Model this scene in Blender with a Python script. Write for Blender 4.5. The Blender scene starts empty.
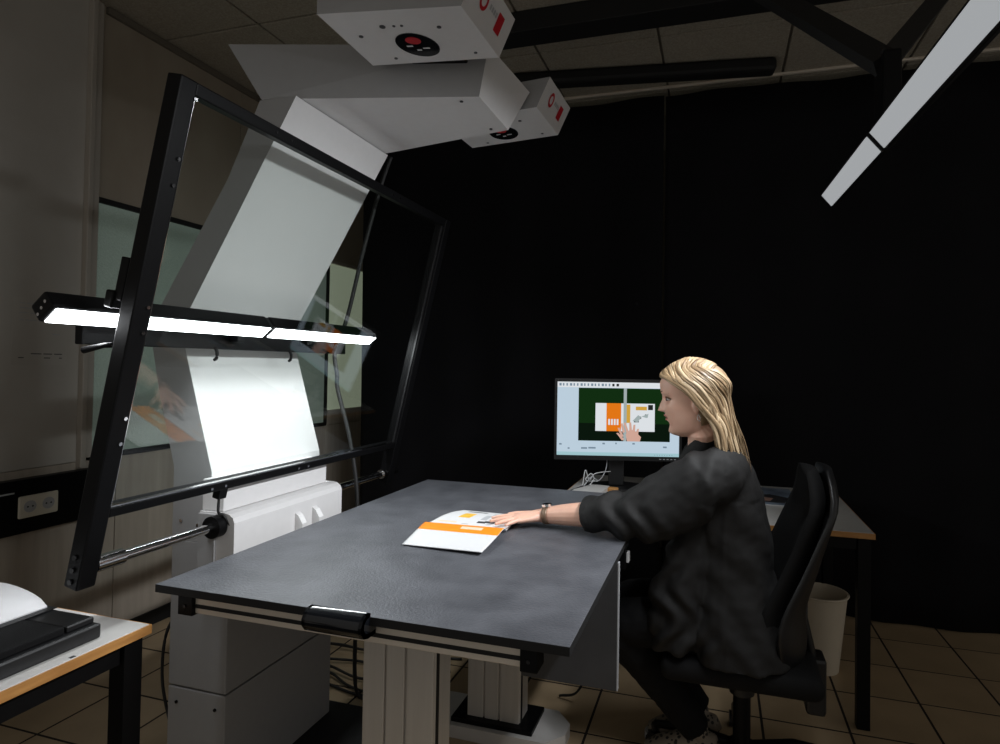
import bpy, bmesh, math, random
from mathutils import Vector, Matrix, noise

random.seed(7)
scene = bpy.context.scene
COL = scene.collection
PI = math.pi

# ------------------------------------------------------------------ camera
cam_data = bpy.data.cameras.new('camera')
cam = bpy.data.objects.new('camera', cam_data)
COL.objects.link(cam)
cam_data.sensor_width = 36.0
cam_data.lens = 36.0 * 0.61
cam_data.shift_x = -0.0323
cam_data.shift_y = -0.0183
cam_data.clip_start = 0.02
_r = Vector((0.9571633, 0.2891331, 0.0155042))
_d = Vector((0.0092314, 0.0230462, -0.9996918))
_f = Vector((-0.2894013, 0.9570114, 0.0193899))
M = Matrix.Identity(4)
for i in range(3):
    M[i][0] = _r[i]; M[i][1] = -_d[i]; M[i][2] = -_f[i]
M[2][3] = 1.35
cam.matrix_world = M
scene.camera = cam

# ------------------------------------------------------------------ world and exposure
world = bpy.data.worlds.new('world')
scene.world = world
world.use_nodes = True
world.node_tree.nodes['Background'].inputs[0].default_value = (1.0, 0.955, 0.885, 1)
world.node_tree.nodes['Background'].inputs[1].default_value = 0.25
scene.view_settings.view_transform = 'Standard'
scene.view_settings.look = 'None'
scene.view_settings.gamma = 1.0
scene.view_settings.use_curve_mapping = False
scene.view_settings.exposure = 0.0
scene.cycles.use_denoising = True
scene.cycles.max_bounces = 8
scene.cycles.sample_clamp_indirect = 4.0
LEFT_LAMP, LEFT_W = 10.0, 6.0      # diffuser emission and beam power of the left light bar
RIGHT_LAMP, RIGHT_W = 0.38, 16.0    # the same for the right light bar
SCREEN = 0.82

# ------------------------------------------------------------------ materials
MATS = {}
def mat(name, color, rough=0.5, metal=0.0, nscale=0.0, namt=0.0, bump=0.0, bscale=None,
        stretch=(1, 1, 1), spec=0.5, color2=None, sheen=0.0, coat=0.0, detail=4.0):
    if name in MATS:
        return MATS[name]
    m = bpy.data.materials.new(name); m.use_nodes = True
    nt = m.node_tree; b = nt.nodes['Principled BSDF']
    b.inputs['Base Color'].default_value = (*color, 1)
    b.inputs['Roughness'].default_value = rough
    b.inputs['Metallic'].default_value = metal
    b.inputs['Specular IOR Level'].default_value = spec
    if sheen: b.inputs['Sheen Weight'].default_value = sheen
    if coat: b.inputs['Coat Weight'].default_value = coat
    if nscale or bump:
        tc = nt.nodes.new('ShaderNodeTexCoord'); mp = nt.nodes.new('ShaderNodeMapping')
        mp.inputs['Scale'].default_value = stretch
        nt.links.new(tc.outputs['Object'], mp.inputs[0])
        n = nt.nodes.new('ShaderNodeTexNoise')
        n.inputs['Scale'].default_value = nscale or bscale; n.inputs['Detail'].default_value = detail
        nt.links.new(mp.outputs[0], n.inputs['Vector'])
        if namt or color2:
            c2 = color2 or tuple(max(0, c * (1 - namt)) for c in color)
            mx = nt.nodes.new('ShaderNodeMix'); mx.data_type = 'RGBA'
            ramp = nt.nodes.new('ShaderNodeMapRange')
            ramp.inputs[1].default_value = 0.3; ramp.inputs[2].default_value = 0.7
            nt.links.new(n.outputs['Fac'], ramp.inputs[0])
            nt.links.new(ramp.outputs[0], mx.inputs[0])
            mx.inputs[6].default_value = (*color, 1); mx.inputs[7].default_value = (*c2, 1)
            nt.links.new(mx.outputs[2], b.inputs['Base Color'])
        if bump:
            n2 = n
            if bscale:
                n2 = nt.nodes.new('ShaderNodeTexNoise'); n2.inputs['Scale'].default_value = bscale
                n2.inputs['Detail'].default_value = 3
                nt.links.new(mp.outputs[0], n2.inputs['Vector'])
            bp = nt.nodes.new('ShaderNodeBump'); bp.inputs['Strength'].default_value = bump
            bp.inputs['Distance'].default_value = 0.01
            nt.links.new(n2.outputs['Fac'], bp.inputs['Height'])
            nt.links.new(bp.outputs[0], b.inputs['Normal'])
    MATS[name] = m
    return m

def emat(name, color, strength):
    if name in MATS: return MATS[name]
    m = bpy.data.materials.new(name); m.use_nodes = True
    nt = m.node_tree; nt.nodes.clear()
    o = nt.nodes.new('ShaderNodeOutputMaterial'); e = nt.nodes.new('ShaderNodeEmission')
    e.inputs[0].default_value = (*color, 1); e.inputs[1].default_value = strength
    nt.links.new(e.outputs[0], o.inputs[0])
    MATS[name] = m
    return m

def glass_mat(name, tint, rough=0.0):
    m = bpy.data.materials.new(name); m.use_nodes = True
    nt = m.node_tree; nt.nodes.clear()
    o = nt.nodes.new('ShaderNodeOutputMaterial')
    t = nt.nodes.new('ShaderNodeBsdfTransparent'); t.inputs[0].default_value = (*tint, 1)
    g = nt.nodes.new('ShaderNodeBsdfGlossy'); g.inputs['Roughness'].default_value = rough
    fr = nt.nodes.new('ShaderNodeFresnel')
    ge = nt.nodes.new('ShaderNodeNewGeometry'); io = nt.nodes.new('ShaderNodeMapRange')   # same thin-pane index on both faces
    io.inputs[3].default_value = 1.5; io.inputs[4].default_value = 1 / 1.5
    nt.links.new(ge.outputs['Backfacing'], io.inputs[0]); nt.links.new(io.outputs[0], fr.inputs[0])
    mx = nt.nodes.new('ShaderNodeMixShader')
    nt.links.new(fr.outputs[0], mx.inputs[0]); nt.links.new(t.outputs[0], mx.inputs[1]); nt.links.new(g.outputs[0], mx.inputs[2])
    nt.links.new(mx.outputs[0], o.inputs[0])
    MATS[name] = m
    return m

m_white = mat('white_powder_coat', (0.72, 0.71, 0.71), 0.45, nscale=40, namt=0.03)
m_grey = mat('scanner_grey', (0.35, 0.35, 0.355), 0.5, nscale=40, namt=0.03)  # scanner pedestal and side faces, darker than the white front faces
m_black = mat('black_metal', (0.004, 0.004, 0.0045), 0.42, spec=0.14, nscale=30, namt=0.2)
m_black_matte = mat('black_matte', (0.004, 0.004, 0.0045), 0.7, nscale=30, namt=0.2)
m_black_gloss = mat('black_gloss', (0.006, 0.007, 0.009), 0.12, nscale=20, namt=0.1)
m_rubber = mat('black_rubber', (0.014, 0.014, 0.014), 0.6, nscale=60, namt=0.2)
m_chrome = mat('chrome', (0.75, 0.75, 0.76), 0.14, 1.0, nscale=50, namt=0.05)
m_alu = mat('brushed_aluminium', (0.66, 0.63, 0.59), 0.42, 0.3, nscale=60, namt=0.08, stretch=(1, 1, 0.05))
m_alu_rail = mat('aluminium_rail', (0.78, 0.70, 0.60), 0.45, 0.25, nscale=60, namt=0.08, stretch=(0.05, 1, 1))
m_mat_top = mat('dark_table_top', (0.100, 0.103, 0.116), 0.5, nscale=9, color2=(0.056, 0.058, 0.067), bump=0.22, bscale=170, detail=10)
m_panel_dark = mat('dark_laminate_panel', (0.045, 0.046, 0.050), 0.5, nscale=9, namt=0.25, bump=0.06, bscale=240)
m_paper = mat('white_paper', (0.66, 0.66, 0.67), 0.6, nscale=30, namt=0.02)
m_orange = mat('orange_print', (0.90, 0.27, 0.012), 0.5, nscale=30, namt=0.05)
m_yellow = mat('yellow_print', (0.85, 0.50, 0.06), 0.5, nscale=30, namt=0.1)
m_greyprint = mat('dark_grey_print', (0.05, 0.05, 0.055), 0.5, nscale=30, namt=0.2)
m_paleprint = mat('pale_orange_print', (0.90, 0.66, 0.48), 0.5, nscale=30, namt=0.1)
m_midprint = mat('grey_print', (0.45, 0.46, 0.48), 0.5, nscale=30, namt=0.1)
m_red = mat('red_print_and_reflection', (0.55, 0.015, 0.025), 0.45, nscale=30, namt=0.1)  # logo print, also the red reflection coloured onto the lens
m_wood_edge = mat('orange_wood_edge', (0.55, 0.27, 0.08), 0.5, nscale=12, color2=(0.40, 0.18, 0.05), stretch=(1, 1, 6))
m_laminate = mat('white_laminate', (0.62, 0.60, 0.58), 0.4, nscale=20, namt=0.05)
m_tile = mat('beige_floor_tile', (0.50, 0.37, 0.23), 0.34, nscale=3.2, color2=(0.38, 0.28, 0.17), bump=0.03, bscale=40, detail=6)
m_grout = mat('dark_grout', (0.022, 0.015, 0.011), 0.9, nscale=60, namt=0.3)
m_wall_wood = mat('pale_wood_panel', (0.50, 0.44, 0.37), 0.5, nscale=9, color2=(0.40, 0.345, 0.285), stretch=(1, 3.0, 0.25), detail=6)
m_wall_upper = mat('beige_upper_panel', (0.38, 0.33, 0.26), 0.55, nscale=6, color2=(0.33, 0.28, 0.22), stretch=(1, 1, 0.5))
m_wall_white = mat('off_white_wall', (0.52, 0.49, 0.45), 0.55, nscale=4, color2=(0.47, 0.44, 0.40), bump=0.02, bscale=150)
m_trim = mat('beige_trim', (0.45, 0.41, 0.36), 0.5, nscale=8, namt=0.08, stretch=(1, 1, 0.1))
m_ceil = mat('ceiling_tile', (0.42, 0.38, 0.31), 0.85, nscale=110, color2=(0.30, 0.265, 0.21), bump=0.25, bscale=160, detail=2)
m_ceil_grid = mat('ceiling_slab', (0.16, 0.14, 0.11), 0.9, nscale=20, namt=0.1)
m_frost = mat('frosted_green_glass', (0.36, 0.43, 0.38), 0.28, nscale=160, color2=(0.28, 0.345, 0.30), bump=0.35, bscale=140, spec=0.6)
m_frost_pale = mat('pale_wired_glass', (0.62, 0.68, 0.56), 0.35, nscale=30, namt=0.06, bump=0.15, bscale=120)
m_curtain = mat('black_curtain_cloth', (0.0065, 0.0065, 0.0085), 0.85, nscale=3, color2=(0.004, 0.004, 0.0055), spec=0.2, bump=0.05, bscale=300)
m_socket = mat('cream_plastic', (0.70, 0.66, 0.56), 0.4, nscale=20, namt=0.03)
m_bin = mat('cream_bin_plastic', (0.62, 0.55, 0.44), 0.5, nscale=10, namt=0.06)
m_fabric = mat('black_upholstery', (0.0055, 0.0055, 0.006), 0.85, nscale=200, namt=0.4, bump=0.2, bscale=400, spec=0.25)
m_blazer = mat('charcoal_blazer_cloth', (0.0125, 0.012, 0.012), 0.75, nscale=260, namt=0.3, bump=0.12, bscale=320, spec=0.35)
m_trouser = mat('black_trouser_cloth', (0.0055, 0.0055, 0.006), 0.85, spec=0.2, nscale=220, namt=0.3, bump=0.1, bscale=320)
m_skin = mat('skin', (0.80, 0.49, 0.37), 0.48, nscale=22, color2=(0.74, 0.42, 0.31))
m_skin.node_tree.nodes['Principled BSDF'].inputs['Subsurface Weight'].default_value = 0.12
m_skin.node_tree.nodes['Principled BSDF'].inputs['Subsurface Radius'].default_value = (0.012, 0.005, 0.003)
m_lip = mat('lip_skin', (0.50, 0.19, 0.16), 0.42, nscale=60, namt=0.1)
m_brow = mat('brow_hair', (0.16, 0.085, 0.045), 0.8, nscale=200, namt=0.3)
m_eye = mat('eye_white', (0.55, 0.50, 0.47), 0.2, nscale=20, namt=0.05)
m_iris = mat('eye_dark', (0.03, 0.025, 0.02), 0.15, nscale=20, namt=0.05)
m_glass = glass_mat('clear_glass', (0.965, 0.985, 0.975))
m_plastic_dark = mat('dark_plastic', (0.010, 0.010, 0.011), 0.42, nscale=30, namt=0.1)
m_strap = mat('bronze_strap', (0.20, 0.13, 0.085), 0.4, 0.3, nscale=60, namt=0.2)

# hair: colour of each lock from a vertex attribute
m_hair = bpy.data.materials.new('blonde_hair'); m_hair.use_nodes = True
_nt = m_hair.node_tree; _b = _nt.nodes['Principled BSDF']
_at = _nt.nodes.new('ShaderNodeAttribute'); _at.attribute_name = 'lock'
_cr = _nt.nodes.new('ShaderNodeValToRGB')
_cr.color_ramp.elements[0].color = (0.13, 0.078, 0.038, 1); _cr.color_ramp.elements[1].color = (0.58, 0.44, 0.28, 1)
_e = _cr.color_ramp.elements.new(0.5); _e.color = (0.34, 0.232, 0.13, 1)
_nt.links.new(_at.outputs['Fac'], _cr.inputs[0]); _nt.links.new(_cr.outputs[0], _b.inputs['Base Color'])
_b.inputs['Roughness'].default_value = 0.45

# leopard print
m_leopard = bpy.data.materials.new('leopard_print'); m_leopard.use_nodes = True
_nt = m_leopard.node_tree; _b = _nt.nodes['Principled BSDF']
_tc = _nt.nodes.new('ShaderNodeTexCoord'); _v = _nt.nodes.new('ShaderNodeTexVoronoi'); _v.inputs['Scale'].default_value = 62
_cr = _nt.nodes.new('ShaderNodeValToRGB'); _cr.color_ramp.interpolation = 'CONSTANT'
_cr.color_ramp.elements[0].color = (0.02, 0.018, 0.016, 1)
_cr.color_ramp.elements[1].position = 0.36; _cr.color_ramp.elements[1].color = (0.24, 0.20, 0.155, 1)
_nt.links.new(_tc.outputs['Object'], _v.inputs['Vector']); _nt.links.new(_v.outputs['Distance'], _cr.inputs[0]); _nt.links.new(_cr.outputs[0], _b.inputs['Base Color'])
_b.inputs['Roughness'].default_value = 0.6

# ------------------------------------------------------------------ helpers
OFF = {}
def tag(o, label, cat, group=None):
    o['label'] = label; o['category'] = cat
    if group: o['group'] = group
    return o
def thing(name, loc, label, cat, group=None):
    o = bpy.data.objects.new(name, None); COL.objects.link(o)
    o.empty_display_size = 0.1
    o.location = loc; OFF[o.name] = Vector(loc)
    return tag(o, label, cat, group)
def finish(name, me, mats, parent=None, label=None, smooth=False):
    """me is in world coordinates; it is re-based on its parent"""
    o = bpy.data.objects.new(name, me); COL.objects.link(o)
    for m in (mats if isinstance(mats, (list, tuple)) else [mats]):
        me.materials.append(m)
    if smooth:
        for p in me.polygons: p.use_smooth = True
    if parent is not None:
        off = OFF[parent.name]
        me.transform(Matrix.Translation(-off))
        o.parent = parent; OFF[o.name] = off
    else:
        OFF[o.name] = Vector((0, 0, 0))
    if label: o['label'] = label
    return o
def obj(name, bm, mats, parent=None, label=None, smooth=False, angle=None):
    bmesh.ops.recalc_face_normals(bm, faces=bm.faces)
    me = bpy.data.meshes.new(name); bm.to_mesh(me); bm.free()
    o = finish(name, me, mats, parent, label, smooth or angle is not None)
    if angle is not None:
        try: me.set_sharp_from_angle(angle=math.radians(angle))
        except Exception: pass
    return o
def rebase(o):
    """put the origin of a top-level mesh at the centre of its base"""
    vs = [v.co for v in o.data.vertices]
    c = Vector(((min(v.x for v in vs) + max(v.x for v in vs)) / 2, (min(v.y for v in vs) + max(v.y for v in vs)) / 2, min(v.z for v in vs)))
    o.data.transform(Matrix.Translation(-c)); o.location = c; OFF[o.name] = c.copy()
    return o
def structure(name, bm, m):
    o = obj(name, bm, m); o['kind'] = 'structure'
    return o
def BM(): return bmesh.new()
def box(bm, x0, x1, y0, y1, z0, z1, bev=0.0, mi=0, mtx=None):
    vs = [bm.verts.new((x, y, z)) for x in (x0, x1) for y in (y0, y1) for z in (z0, z1)]
    fs = []
    for q in ((0, 1, 3, 2), (4, 6, 7, 5), (0, 4, 5, 1), (2, 3, 7, 6), (0, 2, 6, 4), (1, 5, 7, 3)):
        f = bm.faces.new([vs[i] for i in q]); f.material_index = mi; fs.append(f)
    if bev:
        es = list({e for f in fs for e in f.edges})
        r = bmesh.ops.bevel(bm, geom=es, offset=bev, segments=2, profile=0.5, affect='EDGES')
        vs = list({v for f in r['faces'] for v in f.verts} | {v for v in vs if v.is_valid})
    if mtx is not None:
        bmesh.ops.transform(bm, matrix=mtx, verts=[v for v in vs if v.is_valid])
    return vs
def one_box(*a, **k):
    bm = BM(); box(bm, *a, **k); return bm
def prism(bm, pts, axis, a, b, mi=0):
    """extrude a polygon given in the plane across axis from a to b"""
    def P(p, t):
        if axis == 'y': return (p[0], t, p[1])
        if axis == 'x': return (t, p[0], p[1])
        return (p[0], p[1], t)
    A = [bm.verts.new(P(p, a)) for p in pts]; B = [bm.verts.new(P(p, b)) for p in pts]
    n = len(pts); fs = [bm.faces.new(A), bm.faces.new(B[::-1])]
    for i in range(n):
        fs.append(bm.faces.new((A[i], B[i], B[(i + 1) % n], A[(i + 1) % n])))
    for f in fs: f.material_index = mi
    return A + B
def hexa(bm, bot, top):
    A = [bm.verts.new(p) for p in bot]; B = [bm.verts.new(p) for p in top]; n = len(A)
    bm.faces.new(A); bm.faces.new(B)
    for i in range(n): bm.faces.new((A[i], A[(i + 1) % n], B[(i + 1) % n], B[i]))
def frame_of(d, up=Vector((0, 0, 1))):
    d = d.normalized()
    if abs(d.dot(up)) > 0.98: up = Vector((1, 0, 0))
    s = d.cross(up).normalized(); u = s.cross(d).normalized()
    return s, u
def tube(bm, pts, rad, n=10, up=Vector((0, 0, 1)), cap=True, closed=False):
    """swept tube; rad is a number, a list of numbers or of (side, up) pairs"""
    pts = [Vector(p) for p in pts]; rings = []
    for i, p in enumerate(pts):
        a = pts[max(0, i - 1)]; b = pts[min(len(pts) - 1, i + 1)]
        s, u = frame_of(b - a, up)
        r = rad[i] if isinstance(rad, (list, tuple)) else rad
        rs, ru = r if isinstance(r, (list, tuple)) else (r, r)
        rings.append([bm.verts.new(p + s * rs * math.cos(2 * PI * k / n) + u * ru * math.sin(2 * PI * k / n)) for k in range(n)])
    for A, B in zip(rings, rings[1:]):
        for k in range(n):
            bm.faces.new((A[k], A[(k + 1) % n], B[(k + 1) % n], B[k]))
    if cap:
        bm.faces.new(rings[0][::-1]); bm.faces.new(rings[-1])
    return rings
def spline(pts, n=8):
    """Catmull-Rom through points"""
    P = [Vector(p) for p in pts]; P = [P[0] * 2 - P[1]] + P + [P[-1] * 2 - P[-2]]; out = []
    for i in range(1, len(P) - 2):
        for k in range(n):
            t = k / n; a, b, c, d = P[i - 1:i + 3]
            out.append(0.5 * ((2 * b) + (c - a) * t + (2 * a - 5 * b + 4 * c - d) * t * t + (3 * b - a - 3 * c + d) * t ** 3))
    out.append(P[-2])
    return out
def lathe(bm, prof, c, n=24, close_bottom=True):
    rings = [[bm.verts.new((c[0] + r * math.cos(2 * PI * k / n), c[1] + r * math.sin(2 * PI * k / n), c[2] + z)) for k in range(n)] for r, z in prof]
    for A, B in zip(rings, rings[1:]):
        for k in range(n): bm.faces.new((A[k], A[(k + 1) % n], B[(k + 1) % n], B[k]))
    bm.faces.new(rings[0]); bm.faces.new(rings[-1])
def disc(bm, c, axis, r, h, n=12, mi=0):
    """short cylinder from c along axis"""
    c = Vector(c); axis = Vector(axis).normalized(); s, u = frame_of(axis)
    A = [bm.verts.new(c + (s * math.cos(2 * PI * k / n) + u * math.sin(2 * PI * k / n)) * r) for k in range(n)]
    B = [bm.verts.new(v.co + axis * h) for v in A]
    fs = [bm.faces.new(A[::-1]), bm.faces.new(B)] + [bm.faces.new((A[k], A[(k + 1) % n], B[(k + 1) % n], B[k])) for k in range(n)]
    for f in fs: f.material_index = mi
def ellipsoid(bm, c, r, rot=None, seg=16):
    mt = Matrix.Translation(c) @ (rot.to_4x4() if rot else Matrix.Identity(4)) @ Matrix.Diagonal((*r, 1))
    bmesh.ops.create_uvsphere(bm, u_segments=seg, v_segments=max(8, seg // 2), radius=1, matrix=mt)
def evaluated(bm, mods):
    """run a bmesh through modifiers and return the new mesh"""
    bmesh.ops.recalc_face_normals(bm, faces=bm.faces)
    me = bpy.data.meshes.new('tmp'); bm.to_mesh(me); bm.free()
    o = bpy.data.objects.new('tmp', me); COL.objects.link(o)
    for t, kw in mods:
        md = o.modifiers.new(t, t)
        for k, v in kw.items(): setattr(md, k, v)
    dg = bpy.context.evaluated_depsgraph_get()
    out = bpy.data.meshes.new_from_object(o.evaluated_get(dg))
    bpy.data.objects.remove(o); bpy.data.meshes.remove(me)
    return out
def interp(tab, x):
    """cubic Hermite through a table"""
    n = len(tab)
    if x <= tab[0][0]: return tab[0][1]
    for i in range(n - 1):
        if x <= tab[i + 1][0]:
            x0, y0 = tab[i]; x1, y1 = tab[i + 1]; h = x1 - x0; t = (x - x0) / h
            d = (y1 - y0) / h
            m0 = d if i == 0 else (y1 - tab[i - 1][1]) / (x1 - tab[i - 1][0])
            m1 = d if i == n - 2 else (tab[i + 2][1] - y0) / (tab[i + 2][0] - x0)
            return (2*t**3 - 3*t*t + 1) * y0 + (t**3 - 2*t*t + t) * h * m0 + (-2*t**3 + 3*t*t) * y1 + (t**3 - t*t) * h * m1
    return tab[-1][1]

# ================================================================== THE ROOM
XW, H = -2.752, 3.0
# floor: slab with recessed joints, each tile its own piece
floor = structure('floor', one_box(-3.2, 3.4, -0.6, 5.0, -0.06, -0.0012), m_grout)
P_ = 0.3125
def tile_mesh(name, w, d, h, m, bev=0.002):
    bm = one_box(-w / 2, w / 2, -d / 2, d / 2, -h, 0, bev=bev)
    me = bpy.data.meshes.new(name); bm.to_mesh(me); bm.free(); me.materials.append(m)
    return me
tm = tile_mesh('floor_tile', P_ - 0.010, P_ - 0.010, 0.008, m_tile, 0.0)
for i in range(-11, 6):
    for j in range(-8, 3):
        o = bpy.data.objects.new('floor_tile', tm); COL.objects.link(o)
        o.location = (0.49 + P_ * (i + 0.5), 3.175 + P_ * (j + 0.5), random.uniform(-0.0006, 0.0004)); o.parent = floor
# ceiling
ceiling = structure('ceiling', one_box(-3.2, 3.4, -0.6, 5.0, H + 0.012, H + 0.08), m_ceil_grid)
cm = tile_mesh('ceiling_panel', 0.612, 0.612, 0.014, m_ceil, 0.003)
for i in range(0, 9):
    for j in range(-3, 5):
        o = bpy.data.objects.new('ceiling_panel', cm); COL.objects.link(o)
        o.location = (-2.79 + 0.625 * (i + 0.5), 2.435 + 0.625 * (j + 0.5), H + 0.014); o.parent = ceiling
# left wall
wall = structure('wall_left', one_box(XW - 0.15, XW - 0.02, -0.6, 5.0, 0, H + 0.01), m_ceil_grid)
def wall_piece(name, y0, y1, z0, z1, m, x=XW, label=None):
    return obj(name, one_box(x - 0.03, x, y0 + 0.002, y1 - 0.002, z0 + 0.001, z1 - 0.001, bev=0.002), m, wall, label)
ys = [-0.6, 0.436, 1.336, 2.236, 3.05, 3.86, 5.0]
for a, b in zip(ys, ys[1:]):
    wall_piece('lower_wall_panel', a, b, 0.0, 0.885, m_wall_wood)
for a, b in ((2.09, 2.972), (2.972, 3.86), (3.86, 5.0)):
    wall_piece('upper_wall_panel', a, b, 2.10, H + 0.005, m_wall_upper)
wall_piece('plain_wall_panel', -0.6, 2.09, 0.885, H + 0.005, m_wall_white)
# vertical cover strip
bm = BM(); box(bm, XW - 0.002, XW + 0.03, 2.04, 2.065, 0.86, H - 0.001, bev=0.004); box(bm, XW - 0.002, XW + 0.018, 2.065, 2.10, 0.90, H - 0.001, bev=0.003)
trim = obj('trim_1', bm, m_trim); trim['kind'] = 'structure'
bm = one_box(XW - 0.002, XW + 0.015, -0.6, 5.0, 0.0, 0.07, bev=0.003)
o = obj('baseboard_left', bm, m_black_matte); o['kind'] = 'structure'
bm = one_box(XW - 0.002, XW + 0.02, 2.12, 5.0, H - 0.035, H - 0.002, bev=0.003)
o = obj('trim_2', bm, m_ceil_grid); o['kind'] = 'structure'
# windows (frosted)
def backlit(m, col, st):
    b = m.node_tree.nodes['Principled BSDF']; b.inputs['Emission Color'].default_value = (*col, 1); b.inputs['Emission Strength'].default_value = st
backlit(m_frost, (0.62, 0.80, 0.68), 0.055)
backlit(m_frost_pale, (0.80, 0.90, 0.66), 0.17)
def window(name, y0, y1, z0, z1, gm, fm, mull=()):
    w = structure(name, one_box(XW - 0.028, XW - 0.018, y0, y1, z0, z1), m_ceil_grid)
    cuts = [y0] + list(mull) + [y1]
    for a, b in zip(cuts, cuts[1:]):
        obj('pane', one_box(XW - 0.017, XW - 0.008, a + 0.008, b - 0.008, z0 + 0.008, z1 - 0.008), gm, w)
        obj('mullion', one_box(XW - 0.018, XW + 0.012, b - 0.008, b + 0.008, z0, z1, bev=0.002), fm, w)
    obj('top_rail', one_box(XW - 0.018, XW + 0.014, y0, y1, z1 - 0.012, z1 + 0.012, bev=0.002), fm, w)
    obj('bottom_rail', one_box(XW - 0.018, XW + 0.014, y0, y1, z0 - 0.012, z0 + 0.012, bev=0.002), fm, w)
    return w
window('window_1', 2.10, 3.86, 0.898, 2.088, m_frost, m_black_matte, (2.972,))
window('window_2', 3.88, 4.98, 0.985, 2.10, m_frost_pale, m_trim, ())
bm = one_box(XW - 0.03, XW - 0.001, 3.87, 4.99, 0.887, 0.972, bev=0.002)
obj('lower_wall_panel', bm, m_wall_wood, wall)
# back wall behind the curtain
structure('wall_back', one_box(-3.2, 3.4, 4.7, 4.82, 0, H + 0.01), m_wall_upper)

# cable trunking with sockets
tr = thing('cable_trunking', (XW, 1.0, 0.632), 'long black cable trunking with cream double sockets on the wall', 'trunking')
obj('duct', one_box(XW, XW + 0.05, -0.5, 2.115, 0.632, 0.852, bev=0.004), m_black, tr)
for y in (1.60, 1.852):
    s = obj('power_socket', one_box(XW + 0.048, XW + 0.058, y - 0.078, y + 0.078, 0.695, 0.785, bev=0.006), m_socket, tr, 'cream double power socket')
    for dy in (-0.036, 0.036):
        bm = BM(); disc(bm, (XW + 0.0575, y + dy, 0.74), (1, 0, 0), 0.024, 0.002, 20)
        obj('socket_recess', bm, m_midprint, s)
        bm = BM()
        for k in (-1, 1): disc(bm, (XW + 0.0592, y + dy + k * 0.0095, 0.74), (1, 0, 0), 0.0035, 0.0012, 8)
        obj('socket_hole', bm, m_black, s)
obj('label_strip', one_box(XW + 0.0485, XW + 0.052, 1.70, 1.76, 0.80, 0.806), m_midprint, tr)

# notice printed on the wall panel
nt_ = thing('wall_notice', (XW, 1.87, 1.33), 'pale paper notice with small illegible lines on the left wall', 'notice')
obj('sheet', one_box(XW, XW + 0.001, 1.765, 1.985, 1.32, 1.60), m_wall_white, nt_)
random.seed(3)
for k, z in enumerate((1.575, 1.555, 1.535, 1.52, 1.505, 1.45, 1.365, 1.348)):
    y = 1.79
    while y < 1.955:
        w = random.uniform(0.012, 0.045)
        if random.random() < 0.75:
            obj('text_line', one_box(XW + 0.0009, XW + 0.0016, y, min(1.965, y + w), z, z + 0.004), m_midprint if k < 6 else m_greyprint, nt_)
        y += w + 0.008

# curtain: two black cloths on a ceiling rail
def curtain(name, x0, x1, seed, label):
    rnd = random.Random(seed); nx = int((x1 - x0) / 0.03); nz = 14
    ph = [rnd.uniform(0, 6.28) for _ in range(4)]
    bm = BM(); g = []
    for i in range(nx + 1):
        x = x0 + (x1 - x0) * i / nx; row = []
        for k in range(nz + 1):
            t = k / nz; z = 0.012 + (H - 0.05 - 0.012) * t
            a = 0.018 + 0.016 * (1 - t)
            y = 3.685 - 0.05 * t + a * (math.sin(x * 7.0 + ph[0]) * 0.6 + math.sin(x * 15.5 + ph[1] + 0.5 * t) * 0.4 + 0.5 * math.sin(x * 3.1 + ph[2]))
            row.append((x, y, z))
        g.append(row)
    F = [[bm.verts.new(p) for p in r] for r in g]
    B = [[bm.verts.new((p[0], p[1] + 0.006, p[2])) for p in r] for r in g]
    for i in range(nx):
        for k in range(nz):
            bm.faces.new((F[i][k], F[i + 1][k], F[i + 1][k + 1], F[i][k + 1]))
            bm.faces.new((B[i][k], B[i][k + 1], B[i + 1][k + 1], B[i + 1][k]))
    for i in range(nx):
        for k in (0, nz): bm.faces.new((F[i][k], F[i + 1][k], B[i + 1][k], B[i][k]))
    for k in range(nz):
        for i in (0, nx): bm.faces.new((F[i][k], F[i][k + 1], B[i][k + 1], B[i][k]))
    o = obj(name, bm, m_curtain, smooth=True); rebase(o)
    return tag(o, label, 'curtain', 'black backdrop curtains')
curtain('backdrop_curtain', -2.325, -0.31, 1, 'tall black backdrop curtain hanging behind the scanner and monitor')
curtain('backdrop_curtain', -0.30, 3.1, 5, 'tall black backdrop curtain hanging behind the chair and waste bin')
o = obj('curtain_rail', one_box(-2.33, 3.1, 3.60, 3.62, H - 0.016, H - 0.001, bev=0.004), m_alu_rail); rebase(o)
tag(o, 'thin metal curtain rail along the ceiling above the black curtains', 'rail')
# black beams under the ceiling
o = obj('ceiling_beam', one_box(-1.6, 1.2, 2.66, 2.80, H - 0.10, H - 0.002, bev=0.004), m_black_matte); rebase(o)
tag(o, 'black square ceiling beam crossing above the scanner camera heads', 'beam')
bm = one_box(-0.78, 0.66, -0.05, 0.05, H - 0.075, H - 0.002, bev=0.02)
bmesh.ops.transform(bm, matrix=Matrix.Translation((-0.37, 3.36, 0)) @ Matrix.Rotation(math.radians(7.5), 4, 'Z'), verts=bm.verts)
o = obj('ceiling_beam', bm, m_black_matte); rebase(o)
tag(o, 'black round-ended beam on the ceiling close to the curtain rail', 'beam')

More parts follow.
